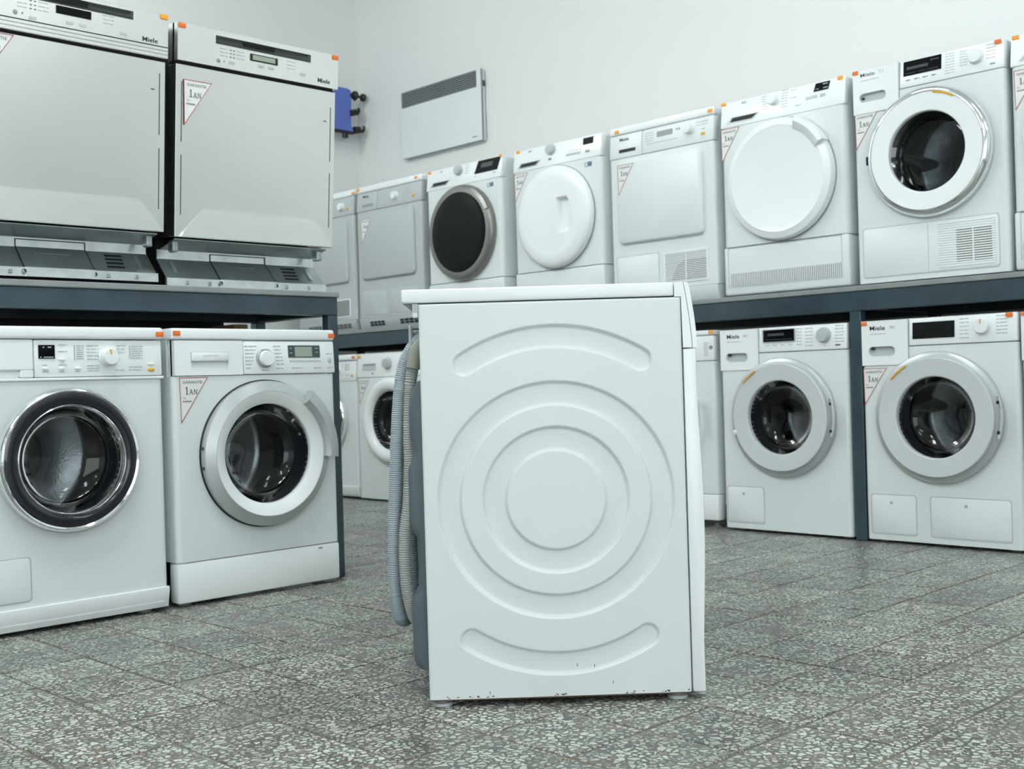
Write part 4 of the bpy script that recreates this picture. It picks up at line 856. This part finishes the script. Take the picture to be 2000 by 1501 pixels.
# ------------------------------------------------------------------ dishwashers on the left shelf
def dishwasher(y0, z0, label, kind, xf=-3.28):
    # local x = width, local y = depth (0 at the door foot), z up; stands on the left shelf
    t = thing('dishwasher', label, 'dishwasher', (xf, y0, z0), PI/2, 'dishwashers on the left shelf')
    b = MB(); b.box(0.004, 0.594, 0.055, 0.57, 0.155, 0.800); b.build('tub', BLACKD, t)
    b = MB(); b.box(0.010, 0.588, 0.14, 0.56, 0.0, 0.155); b.build('base_box', BLACKD, t)
    tilt = math.atan2(0.052, 0.65)
    dh = bpy.data.objects.new('door', None); 
    # door parts are turned about the hinge at z = 0.15
    hl = (0, 0, 0.15); rx = (tilt, 0, 0)
    dr = MB().rbox(0.002, 0.596, 0.0, 0.045, 0.0, 0.527 if kind == 2 else 0.512, 0.0012, 1).build('door_panel', STAIN, t, 35, None, hl, rx)
    fold = MB(); zf = 0.092
    fp_ = [(0.022, 0.002), (0.030, 0.016), (0.098, zf), (0.516, zf), (0.580, 0.018), (0.586, 0.002)]; fy0 = lambda z: -0.0022 - 0.0060*(1 - z/zf)
    V = [(x, fy0(z), z) for x, z in fp_] + [(x + (0.003 if x < 0.3 else -0.003)*0, 0.001, z) for x, z in fp_]; n = len(fp_)
    fold.add(V, [tuple(range(n)), tuple(reversed(range(n, 2*n)))] + [(i, n+i, n+(i+1) % n, (i+1) % n) for i in range(n)]); fold.build('kick_fold', STAIN, dr, 5)
    for x, za, zb in ((0.020, 0.068, 0.475), (0.576, 0.068, 0.475)):
        s1 = MB(); mid = (za + zb)/2
        s1.box(x, x + 0.0022, -0.0008, 0.001, za, mid - 0.02); s1.build('door_slot', BLACKD, dr); s2 = MB(); s2.box(x, x + 0.0022, -0.0008, 0.001, mid + 0.02, zb); s2.build('door_slot', BLACKD, dr)
    MB().box(0.549, 0.561, -0.0008, 0.001, 0.424, 0.427).build('door_slot', BLACKD, dr)
    c0 = 0.536 if kind == 2 else 0.520; c1 = 0.650
    MB().rbox(0.004, 0.594, 0.012, 0.05, c0 - 0.012, c0 + 0.003, 0.002, 1).build('panel_gap', BLACKD, t, 35, None, hl, rx)
    cpm = MB(); g = rr(0.130, 0.486, 0.607 if kind == 2 else 0.615, 0.633 if kind == 2 else 0.640, 0.002, 2)
    cpm.plate_hole(0.0, 0.598, c0 if kind == 2 else 0.555, c1, g, -0.012, 0.022); cpm.box(0.0, 0.598, 0.0098, 0.045, c0, c1); 
    for bx in ((0.0, 0.0005, -0.012, 0.02, c0, c1), (0.5975, 0.598, -0.012, 0.02, c0, c1), (0.0, 0.598, -0.012, 0.02, c1 - 0.0005, c1), (0.0, 0.598, -0.012, 0.02, c0, c0 + 0.0005)): cpm.box(*bx)
    if kind == 1:
        for k in range(3): cpm.rbox(0.0, 0.598, -0.012 + 0.0012*k, 0.01, 0.521 + k*0.0112, 0.5315 + k*0.0112, 0.0015, 1)
    cp = cpm.build('control_panel', STAIN2, t, 35, None, hl, rx); yf = flat(-0.012)
    gz0, gz1 = g[-1][1], g[0][1]
    MB().pyz([(-0.010, 0.607 if kind == 2 else 0.615), (0.009, 0.607 if kind == 2 else 0.615), (0.009, 0.618 if kind == 2 else 0.627)], 0.131, 0.485).build('grip_scoop', SCOOP, cp)
    MB().box(0.1305, 0.4855, 0.0082, 0.0097, 0.6075 if kind == 2 else 0.6155, 0.6325 if kind == 2 else 0.6395).build('grip_recess', SCOOP, cp)
    MB().box(0.24, 0.355, 0.003, 0.0081, 0.621 if kind == 2 else 0.628, 0.631 if kind == 2 else 0.638).build('grip_latch', BLACKD, cp)
    dz = 0.0 if kind == 2 else 0.014
    MB().decal(0.254, 0.356, 0.576 + dz, 0.598 + dz, yf, 0.0022).build('display', BLACKD if kind == 2 else BLACKG, cp)
    if kind == 2: MB().decal(0.262, 0.346, 0.580, 0.595, flat(-0.0142), 0.0006).build('lcd_screen', LCD, cp)
    logo(cp, 'Miele', 0.515, 0.564, 0.549 if kind == 2 else 0.560, 0.563 if kind == 2 else 0.574, yf)
    oval(cp, 'power_button', 0.140, 0.556 + dz, 0.007, 0.007, -0.012, GREYP, 0.002); oval(cp, 'indicator', 0.160, 0.557 + dz, 0.003, 0.003, -0.012, GREYP, 0.001)
    for x in (0.180, 0.192): 
        for k in range(3): MB().decal(x, x + 0.006, 0.572 + dz + 0.011*k, 0.575 + dz + 0.011*k, yf, 0.001).build('indicator', INK, cp)
    for x, z in ((0.178, 0.553), (0.284, 0.560), (0.322, 0.560), (0.445, 0.560)): MB().decal(x, x + 0.020, z + dz*0.4, z + 0.008 + dz*0.4, yf, 0.002).build('button', GREYW, cp)
    lines(cp, [(0.145, 0.172, 0.5725 + dz + 0.011*k, 0.002) for k in range(3)] + [(0.204, 0.232, 0.5725 + dz + 0.011*k, 0.002) for k in range(3)] + [(0.392, 0.425, 0.574 + dz + 0.011*k, 0.002) for k in range(3)], yf)
    if kind == 2:
        warranty(t, 0.026, 0.150 + 0.481, -0.0415, tilt); price(cp, 0.014, 0.641, -0.0125, ORANGE); price(cp, 0.584, 0.641, -0.0125, ORANGE)
    else:
        warranty(t, 0.044, 0.150 + 0.507, -0.0435, tilt); price(cp, 0.584, 0.643, -0.0125, AMBER)
    # folded sheet-metal plinth
    P = MB(); P.pyz([(0.020, 0.147), (0.118, 0.124), (0.118, 0.121), (0.020, 0.144)], 0.012, 0.584); P.build('plinth_top', GALV_SHADED, t)
    P = MB(); P.pyz([(0.116, 0.122), (0.116, 0.092), (0.121, 0.092), (0.121, 0.122)], 0.002, 0.594); P.build('plinth_lip', GALV, t)
    P = MB(); P.pyz([(0.118, 0.095), (0.056, 0.028), (0.060, 0.026), (0.122, 0.094)], 0.0, 0.596); P.build('plinth_face', GALV_SHADED, t)
    P = MB(); P.pyz([(0.056, 0.029), (0.048, 0.027), (0.048, 0.001), (0.060, 0.001), (0.060, 0.028)], -0.002, 0.598); P.build('plinth_foot', GALV, t)
    fy = lambda z: 0.118 - (0.095 - z)*(0.062/0.067)
    def onface(name, pts, m, t0, t1, par=t):
        return MB().prism(pts, t0, t1, lambda p, a: (p[0], fy(p[1]) + a, p[1])).build(name, m, par)
    cv = onface('access_cover', [(0.190, 0.028), (0.395, 0.028), (0.395, 0.094), (0.190, 0.094)], GALV_SHADED, -0.003, 0.0)
    onface('cover_rib', [(0.232, 0.072), (0.340, 0.072), (0.340, 0.076), (0.232, 0.076)], GALV, -0.0062, -0.003, cv)
    MB().box(0.190, 0.395, 0.0445, 0.048, 0.001, 0.028).build('cover_foot', GALV, cv)
    for x in (0.1875, 0.395):
        onface('cover_gap', [(x, 0.012), (x + 0.0025, 0.012), (x + 0.0025, 0.094), (x, 0.094)], BLACKD, -0.0036, -0.0006, cv)
    MB().box(0.1875, 0.3975, 0.1135, 0.1160, 0.1145, 0.1170).build('cover_gap', BLACKD, cv)
    for x in (0.1875, 0.395): MB().box(x, x + 0.0025, 0.1135, 0.1160, 0.093, 0.1145).build('cover_gap', BLACKD, cv)
    for x in (0.185, 0.393): MB().lathe([(0.008, 0.0438), (0.008, 0.0475), (0.0055, 0.0475), (0.0055, 0.0438)], x, 0.015, 12).build('cover_clip', GALV_SHADED, cv)
    for k in range(4): onface('vent_slot', [(0.445 + 0.002*k, 0.040 + k*0.0125), (0.500 + 0.002*k, 0.040 + k*0.0125), (0.500 + 0.002*k, 0.0465 + k*0.0125), (0.445 + 0.002*k, 0.0465 + k*0.0125)], BLACKD, -0.0012, 0.0)
    for x in (0.035, 0.545): onface('bracket', [(x, 0.045), (x + 0.012, 0.045), (x + 0.012, 0.085), (x, 0.085)], GALV, -0.006, 0.0)
    for x in (0.060, 0.140, 0.430, 0.520): MB().rbox(x, x + 0.012, 0.044, 0.049, 0.007, 0.019, 0.002, 1).build('screw_tab', GALV_SHADED, t)
    for x in (0.018, 0.560): MB().rbox(x, x + 0.020, 0.040, 0.075, 0.108, 0.146, 0.004, 1).build('hinge', GALV_SHADED, t)
    return t
dishwasher(1.153, 0.997, 'stainless dishwasher cut off by the left edge, ribbed strip under its panel', 1)
dishwasher(1.782, 0.986, 'stainless dishwasher with warranty triangle beside the end of the left shelf', 2)

# ------------------------------------------------------------------ things on the walls
t = thing('wall_heater', 'white flat electric convector heater with dark slatted top grille on the wall', 'heater', (-5.9225, 4.875, 2.141))
b = MB(); b.rbox(0.0, 0.766, 0.008, 0.038, 0.0, 0.438, 0.008, 3); b.build('body', WHITE, t)
b = MB(); b.plate_hole(0.0, 0.766, 0.0, 0.438, rr(0.006, 0.730, 0.330, 0.432, 0.002, 2), 0.0, 0.006); b.box(0.0, 0.766, 0.0062, 0.02, 0.0, 0.438); b.box(0.7656, 0.766, 0.0, 0.012, 0.0, 0.438); b.box(0.0, 0.766, 0.0, 0.012, 0.0, 0.0004)
fp = b.build('front_plate', WHITE, t)
MB().box(0.007, 0.729, 0.0045, 0.0058, 0.331, 0.431).build('grille_opening', BLACKD, t)
me = MB().rbox(0.007, 0.729, 0.0, 0.004, -0.0017, 0.0017, 0.0008, 1).mesh('slat', GREYW)
for k in range(8): link('slat', me, t, None, (0, 0.0, 0.3385 + k*0.0122))
MB().rbox(0.762, 0.773, 0.016, 0.034, 0.330, 0.366, 0.003, 1).build('switch', BLACKP, t)
lines(t, [(0.680, 0.722, 0.026, 0.006)], flat(0.0), INK, 'brand_lettering')
for x in (0.12, 0.62): MB().box(x, x + 0.04, 0.038, 0.0445, 0.06, 0.38).build('wall_bracket', GALV, t)

t = thing('wall_rack', 'blue wall panel with black hooks in the corner behind the dishwashers', 'rack', (-6.33, 4.28, 2.385))
pts = [(0.0, 0.012), (0.0, 0.285), (0.470, 0.285), (0.496, 0.275), (0.502, 0.250), (0.492, 0.10), (0.494, 0.04), (0.515, 0.0), (0.0, 0.0)]
MB().prism([(y, z) for y, z in pts], -0.012, 0.0, lambda p, a: (a, p[0], p[1])).build('panel', BLUE, t)
r_ = MB(); r_.tube([(-0.006, 0.0, -0.012), (-0.006, 0.50, -0.012), (0.0, 0.54, 0.0), (0.0, 0.592, 0.012), (0.0, 0.600, 0.030), (0.0, 0.598, 0.050)], 0.011, 8); r_.build('bottom_rail', BLACKP, t)
MB().tube([(0.0, 0.515, 0.018), (0.0, 0.565, 0.026)], 0.016, 10).build('hook', BLACKP, t)
MB().tube([(-0.006, 0.485, 0.108), (0.0, 0.53, 0.120), (0.0, 0.552, 0.125), (0.0, 0.562, 0.145), (0.0, 0.556, 0.165)], 0.010, 8).build('hook', BLACKP, t)
MB().tube([(-0.006, 0.488, 0.124), (0.0, 0.538, 0.136)], 0.020, 10).build('hook_sleeve', BLACKP, t)
MB().tube([(-0.006, 0.490, 0.243), (0.0, 0.52, 0.244), (0.0, 0.60, 0.242)], 0.010, 8).build('peg', BLACKP, t)
k_ = MB()
MB().tube([(0.0, 0.512, 0.246), (0.0, 0.522, 0.246), (0.0, 0.54, 0.246), (0.0, 0.548, 0.246)], lambda i: (0.022, 0.030, 0.030, 0.020)[i], 14).build('peg_roller', BLACKP, t)
MB().tube([(0.0, 0.582, 0.242), (0.0, 0.590, 0.242), (0.0, 0.608, 0.242), (0.0, 0.616, 0.242)], lambda i: (0.015, 0.026, 0.026, 0.015)[i], 14).build('peg_knob', BLACKP, t)
MB().tube([(-0.004, 0.545, 0.236), (-0.004, 0.530, 0.212)], 0.006, 8).build('peg_lever', BLACKP, t)
MB().rbox(-0.02, 0.008, 0.425, 0.465, -0.052, -0.018, 0.006, 1).build('rail_foot', BLACKP, t)
for y in (0.08, 0.40): MB().rbox(-0.1195, -0.012, y, y + 0.03, 0.12, 0.17, 0.003, 1).build('wall_bracket', BLACKP, t)

o = MB().rbox(-0.16, 0.0, 0.0, 0.055, 0.0, 0.040, 0.002, 1).build('cardboard_piece', CARD); o.location = (-3.62, 2.19, 0.8502)
tag(o, 'small brown cardboard piece on the washer under the left shelf', 'cardboard')
